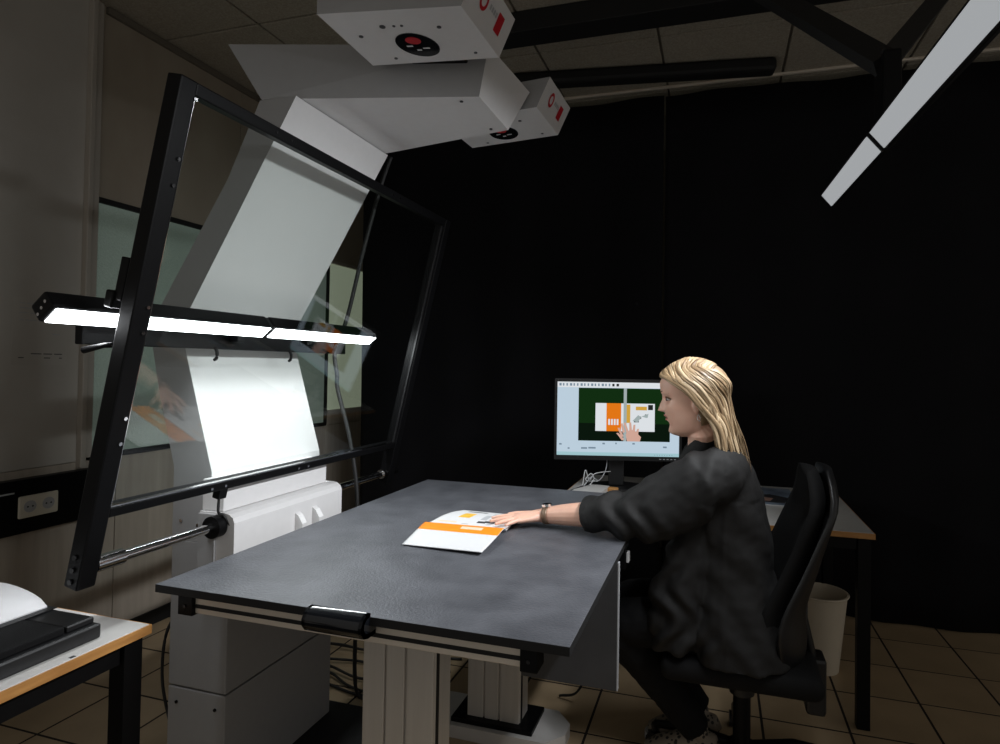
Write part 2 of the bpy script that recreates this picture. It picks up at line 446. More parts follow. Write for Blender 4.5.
# ================================================================== BOOK SCANNER
SC = thing('book_scanner', (-1.49, 1.75, 0), 'tall white book scanner with leaning column, camera arm and raised glass cover', 'scanner')
Y0, Y1 = 1.49, 2.01
obj('base_plate', one_box(-1.66, -1.05, 1.56, 2.08, 0.0, 0.035, bev=0.004), m_black_matte, SC)
pl = obj('pedestal', one_box(-1.60, -1.385, Y0, Y1, 0.035, 0.354, bev=0.003), m_grey, SC)
pu = obj('pedestal_cover', one_box(-1.60, -1.385, Y0, Y1, 0.359, 0.80, bev=0.003), m_grey, SC)
def screws(parent, pts, axis, r=0.006, m=m_chrome):
    for p in pts:
        bm = BM(); disc(bm, p, axis, r, 0.003, 10); obj('screw', bm, m, parent)
screws(pl, [(-1.565, Y0 - 0.001, 0.31), (-1.42, Y0 - 0.001, 0.31)], (0, -1, 0), 0.005, m_black)
screws(pu, [(-1.386, 1.58, 0.60), (-1.386, 1.74, 0.50), (-1.386, 1.90, 0.60)], (1, 0, 0), 0.005, m_black)
# column: lower part leans back, upper part leans forward over the table
low = [(-1.445, 0.80), (-1.455, 1.013), (-1.571, 1.395), (-1.571, 1.45), (-1.70, 1.45), (-1.70, 1.40), (-1.665, 1.246), (-1.60, 1.022), (-1.60, 0.80)]
up = [(-1.571, 1.452), (-1.555, 1.508), (-1.378, 1.801), (-1.184, 2.128), (-1.312, 2.128), (-1.424, 1.899), (-1.672, 1.516), (-1.70, 1.452)]
def two_tone(name, prof):
    """white front faces, grey flanks"""
    bm = BM(); prism(bm, prof, 'y', Y0, Y1)
    bmesh.ops.recalc_face_normals(bm, faces=bm.faces)
    for f in bm.faces: f.material_index = 1 if f.normal.x < 0.3 else 0
    return obj(name, bm, [m_white, m_grey], SC)
cl = two_tone('lower_column', low)
cu = two_tone('upper_column', up)
screws(cl, [(-1.565, Y0 - 0.001, 0.86), (-1.50, Y0 - 0.001, 0.85)], (0, -1, 0), 0.006)
# hinge housing
bm = BM()
pr = [(-1.46, 0.66), (-1.335, 0.66), (-1.335, 0.878), (-1.341, 0.893), (-1.355, 0.902), (-1.372, 0.905), (-1.46, 0.905)]
prism(bm, pr, 'y', 1.455, 1.985)
hs = obj('hinge_housing', bm, m_white, SC)
obj('housing_cover', one_box(-1.46, -1.382, 1.462, 1.955, 0.906, 0.998, bev=0.003), m_white, hs)
obj('housing_flank', one_box(-1.46, -1.40, 1.448, 1.4545, 0.70, 0.90, bev=0.001), m_grey, hs)
for y in (1.735, 1.825):
    bm = BM(); prism(bm, [(-1.335, 0.848), (-1.322, 0.840), (-1.306, 0.815), (-1.306, 0.775), (-1.335, 0.775)], 'y', y - 0.012, y + 0.012)
    obj('stop_bracket', bm, m_white, hs)
# arm over the table
ZB, ZT = 2.13, 2.305
bm = BM()
hexa(bm, [(-1.305, 1.487, ZB), (-0.669, 1.637, ZB), (-0.669, 1.897, ZB), (-1.305, 2.02, ZB)],
         [(-1.42, 1.475, ZT), (-0.640, 1.632, ZT - 0.03), (-0.598, 1.902, ZT - 0.055), (-1.42, 2.03, ZT)])
bmesh.ops.recalc_face_normals(bm, faces=bm.faces)
for f in bm.faces: f.material_index = 1 if abs(f.normal.y) > 0.6 else 0
arm = obj('camera_arm', bm, [m_white, m_grey], SC)
screws(arm, [(-1.22, 1.53, ZB - 0.001), (-0.73, 1.65, ZB - 0.001), (-0.72, 1.87, ZB - 0.001)], (0, 0, -1), 0.005, m_greyprint)
def camera_head(c0, c1, c2, c3, z0, z1, sgn):
    """corners: outer-left, outer-right, inner-right, inner-left (sgn: side of the arm)"""
    bm = BM(); hexa(bm, [(*c, z0) for c in (c0, c1, c2, c3)], [(c0[0], c0[1], z1), (c1[0] + 0.045, c1[1], z1), (c2[0] + 0.045, c2[1], z1), (c3[0], c3[1], z1)])
    bmesh.ops.recalc_face_normals(bm, faces=bm.faces)
    for f in bm.faces: f.material_index = 1 if abs(f.normal.y) > 0.6 else 0
    hd = obj('camera_head', bm, [m_white, m_grey], SC, 'white camera head with red logo on its end')
    cs = [Vector((*c, z0)) for c in (c0, c1, c2, c3)]
    ctr = sum(cs, Vector()) / 4; w = (cs[1] - cs[0]).normalized(); d = (cs[2] - cs[1]).normalized()
    lc = ctr + w * -0.005 + d * 0.035
    # lens window: dark oval, lens disc coloured red to stand for a reflection
    n = 28
    def oval(rw, rd, z, c): return [c + w * rw * math.cos(2 * PI * k / n) + d * rd * math.sin(2 * PI * k / n) + Vector((0, 0, z)) for k in range(n)]
    bm = BM(); hexa(bm, oval(0.054, 0.060, -0.002, lc), oval(0.054, 0.060, 0.001, lc)); lw = obj('lens_window', bm, m_black_gloss, hd)
    bm = BM(); hexa(bm, oval(0.020, 0.017, -0.0035, lc + d * -0.026), oval(0.020, 0.017, -0.0015, lc + d * -0.026)); obj('lens', bm, m_red, hd)
    bm = BM()
    for q, (a, b, l) in enumerate(((-0.03, -0.002, 0.016), (0.008, 0.012, 0.018), (-0.012, 0.02, 0.012))):
        p = lc + w * a + d * b
        vs = [p + w * x + d * y for x, y in ((0, 0), (l, 0), (l, 0.005), (0, 0.005))]
        hexa(bm, [v + Vector((0, 0, -0.0032)) for v in vs], [v + Vector((0, 0, -0.0015)) for v in vs])
    obj('lens_marking', bm, m_paper, hd)
    for a, b, r in ((-0.05, -0.06, 0.008), (-0.02, -0.06, 0.004), (0.0, -0.06, 0.004), (0.09, -0.045, 0.006), (-0.13, -0.02, 0.006), (0.13, 0.09, 0.005), (-0.1, 0.10, 0.005)):
        p = ctr + w * a + d * b
        bm = BM(); disc(bm, p + Vector((0, 0, 0.0005)), (0, 0, -1), r, 0.002, 10); obj('screw', bm, m_greyprint, hd)
    # logo on the +x end: ring, little word and block
    e0 = cs[1]; ed = (cs[2] - cs[1]); hgt = z1 - z0
    def onface(t, h): return e0 + ed * t + Vector((0.0012 + 0.045 * h, 0, h * hgt))
    bm = BM()
    R0, R1 = 0.022, 0.013; C0 = onface(0.32, 0.56); A = []
    for k in range(20):
        if 8 <= k <= 9: pass
        an = 2 * PI * k / 20
        A.append([C0 + Vector((0.45 * r * math.sin(an), math.copysign(1, ed.y) * r * math.cos(an), r * math.sin(an))) for r in (R1, R0)])
    for k in range(20):
        a, b = A[k], A[(k + 1) % 20]
        bm.faces.new([bm.verts.new(p) for p in (a[0], a[1], b[1], b[0])])
    obj('logo_ring', bm, m_red, hd); bm = BM()
    for t0, t1, h0, h1 in ((0.66, 0.80, 0.30, 0.74),):
        bm.faces.new([bm.verts.new(onface(t, h)) for t, h in ((t0, h0), (t1, h0), (t1, h1), (t0, h1))])
    obj('logo_block', bm, m_red, hd)
    bm = BM()
    for t in (0.45, 0.50, 0.55, 0.60):
        bm.faces.new([bm.verts.new(onface(a, h)) for a, h in ((t, 0.54), (t + 0.035, 0.54), (t + 0.035, 0.66), (t, 0.66))])
    obj('logo_word', bm, m_midprint, hd)
    return hd
camera_head((-0.943, 1.255), (-0.588, 1.316), (-0.584, 1.570), (-0.948, 1.518), 2.20, 2.30, -1)
def far_head():
    return camera_head((-0.935, 1.95), (-0.575, 1.905), (-0.567, 2.159), (-0.925, 2.205), 2.20, 2.295, 1)
far_head()
obj('head_bracket', one_box(-0.86, -0.70, 1.48, 2.0, 2.225, 2.29, bev=0.004), m_black, SC)

# raised glass cover, turning on a chrome rod
HX, HZ = -1.39, 0.868
T = Vector((0.2234, 0, 0.9747)); N = Vector((0.9747, 0, -0.2234))
def fp(s, y, n): return Vector((HX, 0, HZ)) + T * s + N * n + Vector((0, y, 0))
def fbox(bm, s0, s1, y0, y1, n0, n1, bev=0.0):
    mt = Matrix(((T.x, 0, N.x, HX), (T.y, 1, N.y, 0), (T.z, 0, N.z, HZ), (0, 0, 0, 1)))
    box(bm, s0, s1, y0, y1, n0, n1, bev=bev, mtx=mt)
FN, FF = 1.045, 2.425
bm = BM()
fbox(bm, -0.045, 1.138, FN - 0.010, FN + 0.035, -0.024, 0.018, bev=0.004)
fbox(bm, -0.045, 1.138, FF - 0.035, FF + 0.012, -0.03, 0.02, bev=0.004)
fbox(bm, 1.108, 1.138, FN + 0.035, FF - 0.035, -0.025, 0.015, bev=0.003)
fbox(bm, 0.118, 0.142, FN + 0.035, FF - 0.035, -0.025, 0.015, bev=0.003)
cf = obj('cover_frame', bm, m_black, SC, 'black metal frame of the raised glass cover')
bm = BM(); fbox(bm, 0.138, 1.112, FN + 0.03, FF - 0.03, -0.004, 0.002)
obj('glass_pane', bm, m_glass, cf, 'clear glass pane')
bm = BM(); fbox(bm, 0.1425, 0.146, FN + 0.036, FF - 0.036, 0.003, 0.012)
obj('glazing_strip', bm, m_chrome, cf)
bm = BM(); fbox(bm, 0.142, 1.107, FN + 0.0355, FN + 0.041, 0.003, 0.010); obj('glazing_strip', bm, m_chrome, cf)
bm = BM(); fbox(bm, 0.142, 1.107, FF - 0.041, FF - 0.0355, 0.003, 0.010); obj('glazing_strip', bm, m_plastic_dark, cf)
for s, y in ((0.96, FN + 0.022), (0.90, FN + 0.022), (0.36, FN + 0.022), (0.30, FN + 0.022), (1.10, FN + 0.034), (0.62, FN + 0.022), (0.56, FN + 0.022)):
    bm = BM(); disc(bm, fp(s, y, 0.019), N, 0.0045, 0.003, 10); obj('bolt', bm, m_chrome, cf)
for y in (1.34, 1.40, 1.95, 2.0): 
    bm = BM(); disc(bm, fp(1.123, y, 0.0145), N, 0.004, 0.003, 10); obj('bolt', bm, m_chrome, cf)
for y in (1.38, 1.43, 1.75, 1.80):
    bm = BM(); disc(bm, fp(0.13, y, 0.0145), N, 0.004, 0.003, 10); obj('bolt', bm, m_chrome, cf)
for s in (0.03, 0.0, -0.028):
    bm = BM(); disc(bm, fp(s, FN - 0.0115, -0.004), (0, -1, 0), 0.006, 0.003, 12); obj('bolt', bm, m_plastic_dark, cf)
# rod with collars
bm = BM(); tube(bm, [(HX, FN + 0.03, HZ), (HX, FF + 0.04, HZ)], 0.0135, 20)
rod = obj('hinge_rod', bm, m_chrome, cf, 'chrome hinge rod', angle=50)
for a, b, r, m in ((FN + 0.035, FN + 0.105, 0.019, m_chrome), (FF - 0.07, FF - 0.038, 0.020, m_chrome), (FF + 0.013, FF + 0.05, 0.017, m_chrome)):
    bm = BM(); tube(bm, [(HX, a, HZ), (HX, b, HZ)], r, 20); obj('collar', bm, m, cf, angle=50)
for a, b in ((1.425, 1.4545), (1.986, 2.012)):
    bm = BM(); tube(bm, [(HX, a, HZ), (HX, b, HZ)], 0.032, 24); obj('rod_bearing', bm, m_black, hs, angle=50)
# cable clip below the bottom rail
bm = BM(); fbox(bm, 0.09, 0.12, 1.415, 1.445, -0.01, 0.014, bev=0.002)
cc = obj('cable_clip', bm, m_black, cf)
bm = BM(); tube(bm, spline([fp(0.10, 1.43, 0), fp(0.05, 1.43, 0.01), (-1.37, 1.45, 0.90), (-1.35, 1.46, 0.86), (-1.355, 1.462, 0.80)]), 0.004, 6)
obj('short_cable', bm, m_rubber, cf, smooth=True)
# latch and lever on the near post
bm = BM(); fbox(bm, 0.62, 0.72, FN - 0.005, FN + 0.03, -0.055, -0.03, bev=0.003); fbox(bm, 0.60, 0.64, FN - 0.01, FN + 0.03, -0.075, -0.05, bev=0.004)
obj('latch_block', bm, m_black, cf)
bm = BM(); tube(bm, [fp(0.52, FN, -0.03), fp(0.512, FN, -0.06), fp(0.49, FN - 0.01, -0.105)], [0.006, 0.006, 0.008], 8)
obj('latch_lever', bm, m_black, cf, smooth=True)

# ================================================================== LIGHT BARS
def light_bar(name, cx, cz, nrm, y0, ymid, y1, w, depth, strength, label, dim, watts, pitch=0.0, spread=112, gap=0.006):
    """bar along y; nrm = direction of the luminous face in the xz plane"""
    n = Vector((nrm[0], 0, nrm[1])).normalized(); s = Vector((-n.z, 0, n.x))
    root = thing(name, (cx, (y0 + y1) / 2, cz), label, 'light bar', 'two long LED light bars over the scan table')
    ctr = Vector((cx, (y0 + y1) / 2, cz)); RT = Matrix.Rotation(pitch, 4, 'X'); RP = Matrix.Translation(ctr) @ RT @ Matrix.Translation(-ctr)
    def lb(bm, a0, a1, b0, b1, ya, yb, bev=0.0):
        mt = RP @ Matrix(((s.x, 0, n.x, cx), (0, 1, 0, 0), (s.z, 0, n.z, cz), (0, 0, 0, 1)))
        box(bm, a0, a1, ya, yb, b0, b1, bev=bev, mtx=mt)
    em = bpy.data.materials.get(name + '_emit') or emat('lamp_diffuser_%d' % dim, (0.93, 0.965, 1.0), strength)
    for k, (ya, yb) in enumerate(((y0, ymid - gap), (ymid + gap, y1))):
        bm = BM(); lb(bm, -w / 2, w / 2, -depth, -0.004, ya, yb, bev=0.006)
        hsn = obj('housing', bm, m_black, root)
        bm = BM(); lb(bm, -w / 2 + 0.006, w / 2 - 0.006, -0.006, 0.0, ya + 0.010, yb - 0.004)
        obj('diffuser', bm, em, hsn, 'bright white diffuser')
        L = bpy.data.lights.new('lamp_beam', 'AREA'); L.shape = 'RECTANGLE'; L.size = w - 0.014; L.size_y = yb - ya - 0.02
        L.energy = watts / 2; L.spread = math.radians(spread); L.color = (0.94, 0.97, 1.0)
        lo = bpy.data.objects.new('lamp_beam', L); COL.objects.link(lo); lo.parent = hsn
        q = Matrix((s, (0, 1, 0), -n)).transposed()
        if q.determinant() < 0: q = Matrix((-s, (0, 1, 0), -n)).transposed()
        lo.matrix_local = RT @ Matrix.Translation(Vector((0, (ya + yb) / 2 - (y0 + y1) / 2, 0)) + n * 0.002) @ q.to_4x4()
        for q in (-0.012, 0.0, 0.012):
            p = Vector((cx, ya if k == 0 else yb, cz)) + s * q * 1.4 - n * depth * (0.45 + q * 8)
            bm = BM(); disc(bm, RP @ p, (0, -1 if k == 0 else 1, 0), 0.004, 0.002, 8); obj('screw', bm, m_chrome, hsn)
    bm = BM(); lb(bm, -w / 2 + 0.004, w / 2 - 0.004, -depth + 0.004, -0.012, ymid - gap + 0.0002, ymid + gap - 0.0002)
    obj('joint', bm, m_plastic_dark, root)
    return root, lb
LB, lb = light_bar('light_bar', -1.40, 1.442, (0.62, -0.78), 0.965, 1.655, 2.285, 0.056, 0.05, LEFT_LAMP,
                   'glowing LED light bar behind the raised glass cover', 0, LEFT_W, spread=170)
# mounting rail behind it, held on the column
bm = BM(); box(bm, -1.50, -1.475, 1.10, 2.20, 1.385, 1.435, bev=0.003)
mr = obj('mounting_rail', bm, m_black, LB)
for y in (1.58, 1.92):
    obj('mounting_arm', one_box(-1.58, -1.44, y - 0.015, y + 0.015, 1.41, 1.45, bev=0.003), m_black, LB)
    bm = BM(); tube(bm, spline([(-1.474, y - 0.07, 1.39), (-1.466, y - 0.07, 1.375), (-1.468, y - 0.07, 1.358), (-1.476, y - 0.07, 1.352)], 4), 0.005, 8)
    obj('hook', bm, m_black, mr, smooth=True)
RB, lb = light_bar('light_bar', 0.358, 1.897, (-0.78, -0.63), 0.94, 1.625, 2.305, 0.062, 0.045, RIGHT_LAMP,
                   'LED light bar hanging from the ceiling by two black struts', 1, RIGHT_W, math.radians(3.2), gap=0.013)
obj('hanger', one_box(0.365, 0.405, 1.58, 1.67, 1.92, 2.10, bev=0.006), m_black, RB)
for e in ((-0.085, 2.48, 2.999), (0.975, 2.66, 2.999)):
    bm = BM(); tube(bm, [(0.38, 1.625, 2.085), e], 0.034, 4); obj('strut', bm, m_black_matte, RB)

# ================================================================== SCAN TABLE
TZ = 0.82
ST = thing('scan_table', (-0.76, 1.84, 0), 'large dark grey scan table on aluminium lifting columns', 'table')
TX0, TX1, TY0, TY1 = -1.265, -0.26, 1.134, 2.555
bm = one_box(TX0, TX1, TY0, TY1, TZ - 0.019, TZ, bev=0.0012)
bmesh.ops.recalc_face_normals(bm, faces=bm.faces)
for f in bm.faces: f.material_index = 0 if f.normal.z > 0.9 else 1
obj('table_top', bm, [m_mat_top, m_black_matte], ST, 'dark grey table top with black edge')
fr = BM()
box(fr, -1.19, -0.36, 1.16, 1.195, 0.754, 0.800, bev=0.002)
rail = obj('front_rail', fr, m_alu_rail, ST, 'brushed aluminium front rail')
obj('rail_slot', one_box(-1.168, -0.362, 1.157, 1.1605, 0.768, 0.776), m_black_matte, rail)
obj('side_rail', one_box(-1.19, -1.138, 1.20, 2.50, 0.754, 0.800, bev=0.002), m_alu_rail, ST)
obj('side_rail', one_box(-0.375, -0.34, 1.20, 2.50, 0.754, 0.800, bev=0.002), m_alu_rail, ST)
obj('back_rail', one_box(-1.19, -0.34, 2.47, 2.50, 0.754, 0.800, bev=0.002), m_alu_rail, ST)
for a, b in ((-1.213, -1.17), (-0.364, -0.328)):
    e = obj('end_block', one_box(a, b, 1.15, 1.20, 0.75, 0.8005, bev=0.002), m_black, ST)
    bm = BM(); disc(bm, ((a + b) / 2, 1.1505, 0.772), (0, -1, 0), 0.004, 0.003, 10); obj('screw', bm, m_plastic_dark, e)
# pull handle: glossy black shell with a hollow
bm = BM()
prof = [(1.158, 0.777), (1.128, 0.777), (1.112, 0.782), (1.102, 0.795), (1.101, 0.808), (1.108, 0.820), (1.120, 0.827), (1.136, 0.827), (1.136, 0.8205), (1.122, 0.819), (1.113, 0.812), (1.112, 0.80), (1.119, 0.790), (1.135, 0.786), (1.158, 0.786)]
prism(bm, prof, 'x', -0.832, -0.688)
hd = obj('handle', bm, m_black_gloss, ST, 'glossy black pull handle', angle=40)
for x in (-0.832, -0.696):
    bm = BM(); prism(bm, prof[:9] + [(1.158, 0.8005)], 'x', x, x + 0.008); obj('handle_end', bm, m_black_gloss, hd)
obj('cross_beam', one_box(-0.90, -0.64, 1.25, 2.42, 0.715, 0.7535, bev=0.003), m_black, ST)
obj('cross_beam', one_box(-1.16, -0.37, 1.30, 1.36, 0.715, 0.7535, bev=0.003), m_black, ST)
obj('cross_beam', one_box(-1.16, -0.37, 2.25, 2.31, 0.715, 0.7535, bev=0.003), m_black, ST)
for y in (1.40, 2.11):
    bm = BM()
    box(bm, -0.868, -0.665, y + 0.008, y + 0.10, 0.06, 0.7145, bev=0.003)
    c = obj('lift_column', bm, m_alu, ST, 'grooved aluminium lifting column')
    for x0, x1 in ((-0.867, -0.805), (-0.80, -0.748), (-0.742, -0.667)):
        obj('column_rib', one_box(x0, x1, y, y + 0.008, 0.06, 0.714, bev=0.003), m_alu, c)
    obj('column_slot', one_box(-0.6655, -0.662, y + 0.012, y + 0.024, 0.06, 0.714), m_black_matte, c)
    f_ = BM(); prism(f_, [(-1.06, y - 0.05), (-0.56, y - 0.05), (-0.50, y + 0.02), (-0.50, y + 0.09), (-0.56, y + 0.16), (-1.06, y + 0.16)], 'z', 0.0, 0.045)
    ft = obj('foot', f_, m_laminate, ST, 'pale grey foot plate')
    obj('foot_plate', one_box(-0.92, -0.61, y - 0.03, y + 0.14, 0.045, 0.062, bev=0.003), m_black, ft)
hp = obj('hanging_panel', one_box(-0.54, -0.259, 1.72, 1.738, 0.442, 0.8005, bev=0.0025), m_panel_dark, ST, 'dark hanging panel')
obj('panel_edge', one_box(-0.2595, -0.2565, 1.721, 1.737, 0.444, 0.80), m_midprint, hp)
obj('panel_bracket', one_box(-0.40, -0.38, 1.20, 1.72, 0.735, 0.7535, bev=0.002), m_alu, ST)
sw = obj('switch_box', one_box(-0.29, -0.258, 1.86, 1.93, 0.735, 0.8005, bev=0.003), m_black, ST)
obj('switch', one_box(-0.2575, -0.249, 1.87, 1.895, 0.755, 0.787, bev=0.002), m_paper, sw, 'white rocker switch')

# ------------------------------------------------------------------ brochure
BR = thing('open_brochure', (-0.76, 1.82, TZ), 'open white brochure with an orange band lying on the scan table', 'brochure')
def page(name, u0, u1, pts, mfun, nu=18, nv=18, th=0.0022):
    """pts(u,v) -> point, u along the spine 0..1, v away from it 0..1"""
    bm = BM(); A = [[bm.verts.new(pts(i / nu, k / nv)) for k in range(nv + 1)] for i in range(nu + 1)]
    B = [[bm.verts.new(v.co - Vector((0, 0, th))) for v in r] for r in A]
    for i in range(nu):
        for k in range(nv):
            f = bm.faces.new((A[i][k], A[i + 1][k], A[i + 1][k + 1], A[i][k + 1])); f.material_index = mfun((i + 0.5) / nu, (k + 0.5) / nv)
            bm.faces.new((B[i][k], B[i][k + 1], B[i + 1][k + 1], B[i + 1][k]))
    for i in range(nu):
        for k in (0, nv): bm.faces.new((A[i][k], A[i + 1][k], B[i + 1][k], B[i][k]))
    for k in range(nv):
        for i in (0, nu): bm.faces.new((A[i][k], A[i][k + 1], B[i][k + 1], B[i][k]))
    return obj(name, bm, [m_paper, m_orange, m_yellow, m_greyprint, m_paleprint, m_midprint], BR, smooth=True)
def lerp2(c00, c10, c11, c01, u, v):
    a = c00[0] + (c10[0] - c00[0]) * u; b = c00[1] + (c10[1] - c00[1]) * u
    c = c01[0] + (c11[0] - c01[0]) * u; d = c01[1] + (c11[1] - c01[1]) * u
    return a + (c - a) * v, b + (d - b) * v
def near_pt(u, v):
    x, y = lerp2((-0.905, 1.828), (-0.632, 1.838), (-0.618, 1.588), (-0.872, 1.603), u, v)
    b = (1 - math.exp(-v / 0.05)) * (1 - v) ** 1.15
    z = TZ + 0.0050 + 0.019 * b * (0.85 + 0.15 * u) + 0.007 * v * v * u
    return (x, y, z)
def near_m(u, v):
    if 0.02 < v < 0.40:
        if 0.50 < u < 0.78 and 0.16 < v < 0.27: return 4
        return 1
    return 0
page('near_page', 0, 1, near_pt, near_m, 30, 30)
def far_pt(u, v):
    x, y = lerp2((-0.905, 1.830), (-0.632, 1.840), (-0.640, 2.045), (-0.868, 2.050), u, v)
    z = TZ + 0.0045 + 0.010 * math.sin(PI * v) + 0.004 * math.exp(-v * 20)
    return (x, y, z)
def far_m(u, v):
    if 0.22 < u < 0.40 and 0.38 < v < 0.66: return 2
    if 0.16 < u < 0.46 and 0.80 < v < 0.90: return 3
    if 0.05 < u < 0.30 and 0.14 < v < 0.20: return 4
    if 0.56 < u < 0.86 and 0.18 + 0.25 * (u - 0.56) < v < 0.27 + 0.25 * (u - 0.56): return 3
    if 0.56 < u < 0.64 and 0.34 < v < 0.62: return 5
    if 0.68 < u < 0.90 and 0.50 < v < 0.56: return 5
    if 0.60 < u < 0.70 and 0.66 < v < 0.80: return 5
    if 0.40 < u < 0.48 and 0.10 < v < 0.14: return 5
    return 0
page('far_page', 0, 1, far_pt, far_m, 36, 36)

# ================================================================== DESK WITH MONITOR
def desk(name, x0, x1, y0, y1, zt, label, edge_m=m_wood_edge, group=None):
    d = thing(name, ((x0 + x1) / 2, (y0 + y1) / 2, 0), label, 'table', group)
    tp = obj('table_top', one_box(x0 + 0.004, x1 - 0.004, y0 + 0.004, y1 - 0.004, zt - 0.022, zt, bev=0.001), m_laminate, d)
    bm = BM()
    box(bm, x0, x1, y0, y0 + 0.004, zt - 0.022, zt - 0.0015); box(bm, x0, x1, y1 - 0.004, y1, zt - 0.022, zt - 0.0015)
    box(bm, x0, x0 + 0.004, y0 + 0.004, y1 - 0.004, zt - 0.022, zt - 0.0015); box(bm, x1 - 0.004, x1, y0 + 0.004, y1 - 0.004, zt - 0.022, zt - 0.0015)
    obj('wood_edge', bm, edge_m, tp, 'orange wood edging')
    for x in (x0 + 0.012, x1 - 0.057):
        for y in (y0 + 0.012, y1 - 0.057):
            obj('leg', one_box(x, x + 0.045, y, y + 0.045, 0.0, zt - 0.0225, bev=0.002), m_black, d)
        obj('apron', one_box(x + 0.01, x + 0.035, y0 + 0.06, y1 - 0.06, zt - 0.07, zt - 0.0225), m_black, d)
    for y in (y0 + 0.022, y1 - 0.047):
        obj('apron', one_box(x0 + 0.06, x1 - 0.06, y, y + 0.025, zt - 0.07, zt - 0.0225), m_black, d)
    return d
desk('computer_desk', -0.70, 0.575, 2.57, 3.42, 0.74, 'white desk with orange wood edge and black legs below the monitor')
desk('side_table', -2.55, -1.244, 0.30, 1.11, 0.74, 'white table with orange wood edge holding a flat black case')

# monitor
MO = thing('computer_monitor', (-0.49, 3.05, 0.74), 'black monitor showing a scanned brochure, standing on the white desk', 'monitor')
ma = math.radians(15); mw = Matrix.Translation((-0.465, 3.02, 0)) @ Matrix.Rotation(ma, 4, 'Z')
W2, Z0, Z1 = 0.314, 0.888, 1.289
def mbox(bm, x0, x1, y0, y1, z0, z1, bev=0.0): box(bm, x0, x1, y0, y1, z0, z1, bev=bev, mtx=mw)
bm = BM(); mbox(bm, -W2, W2, 0.0, 0.045, Z0, Z1, bev=0.006); mb = obj('casing', bm, m_plastic_dark, MO)
bm = BM()
for a in ((-W2, W2, Z1 - 0.016, Z1), (-W2, W2, Z0, Z0 + 0.022)): mbox(bm, a[0], a[1], -0.006, 0.001, a[2], a[3])
for a in ((-W2, -W2 + 0.013), (W2 - 0.013, W2)): mbox(bm, a[0], a[1], -0.006, 0.001, Z0 + 0.022, Z1 - 0.016)
obj('bezel', bm, m_plastic_dark, mb)
SX0, SX1, SZ0, SZ1 = -W2 + 0.013, W2 - 0.013, Z0 + 0.022, Z1 - 0.016
smats = [emat('screen_pale_blue', (0.60, 0.74, 0.86), SCREEN), emat('screen_green', (0.008, 0.035, 0.008), SCREEN * 0.9), emat('screen_white', (0.86, 0.90, 0.94), SCREEN),
         emat('screen_orange', (0.92, 0.22, 0.01), SCREEN), emat('screen_grey', (0.42, 0.50, 0.50), SCREEN), emat('screen_dark', (0.02, 0.022, 0.022), SCREEN),
         emat('screen_skin', (0.75, 0.45, 0.36), SCREEN), emat('screen_yellow', (0.75, 0.42, 0.06), SCREEN), emat('screen_mark', (0.22, 0.30, 0.38), SCREEN), emat('screen_green_dark', (0.004, 0.010, 0.005), SCREEN),
         emat('screen_cyan', (0.42, 0.66, 0.72), SCREEN)]
sbm = BM(); lay = [0]
def sq(poly, mi):
    """polygon on the screen in 0..1 from the top left"""
    lay[0] += 1
    vs = [sbm.verts.new(mw @ Vector((SX0 + (SX1 - SX0) * p[0], -0.0008 - 0.00002 * lay[0], SZ1 - (SZ1 - SZ0) * p[1]))) for p in poly]
    f = sbm.faces.new(vs); f.material_index = mi
def sr(x0, y0, x1, y1, mi): sq([(x0, y0), (x1, y0), (x1, y1), (x0, y1)], mi)
sr(0, 0, 1, 1, 0); sr(0, 0, 1, 0.075, 2); sr(0, 0.955, 1, 1, 10)
for k in range(16): sr(0.015 + 0.029 * k, 0.02, 0.015 + 0.029 * k + (0.012 if k % 3 else 0.018), 0.055, 8 if k < 15 else 5)
sr(0.485, 0.02, 0.505, 0.055, 5)
sr(0.175, 0.08, 0.925, 0.80, 1); sr(0.175, 0.56, 0.925, 0.80, 9)
sr(0.545, 0.08, 0.57, 0.80, 4)
sr(0.315, 0.285, 0.545, 0.665, 2); sr(0.57, 0.285, 0.80, 0.665, 2); sr(0.545, 0.285, 0.57, 0.665, 4)
sr(0.405, 0.285, 0.525, 0.665, 3); sr(0.57, 0.30, 0.60, 0.55, 7); sr(0.645, 0.325, 0.735, 0.375, 7)
for k in range(4): sr(0.42 + 0.023 * k, 0.50, 0.435 + 0.023 * k, 0.58, 2)
for p in ((0.745, 0.30, 0.785, 0.37), (0.63, 0.50, 0.67, 0.54), (0.665, 0.46, 0.69, 0.49), (0.72, 0.43, 0.745, 0.46)): sr(*p, 5)
sq([(0.62, 0.52), (0.665, 0.44), (0.69, 0.47), (0.66, 0.54)], 4); sq([(0.69, 0.46), (0.75, 0.42), (0.74, 0.48)], 4)
sq([(0.575, 0.80), (0.565, 0.70), (0.60, 0.635), (0.64, 0.655), (0.665, 0.70), (0.69, 0.74), (0.68, 0.80)], 6)
for a, b in (((0.585, 0.70), (0.555, 0.55)), ((0.605, 0.66), (0.60, 0.545)), ((0.63, 0.66), (0.635, 0.575)), ((0.655, 0.70), (0.665, 0.63))):
    sq([(a[0] - 0.011, a[1]), (b[0] - 0.008, b[1]), (b[0] + 0.008, b[1] - 0.005), (a[0] + 0.011, a[1])], 6)
for a, b in (((0.545, 0.78), (0.495, 0.69)), ((0.54, 0.74), (0.505, 0.62)), ((0.55, 0.68), (0.53, 0.56))):
    sq([(a[0] - 0.01, a[1] + 0.01), (b[0] - 0.008, b[1]), (b[0] + 0.008, b[1] - 0.005), (a[0] + 0.008, a[1] - 0.01)], 6)
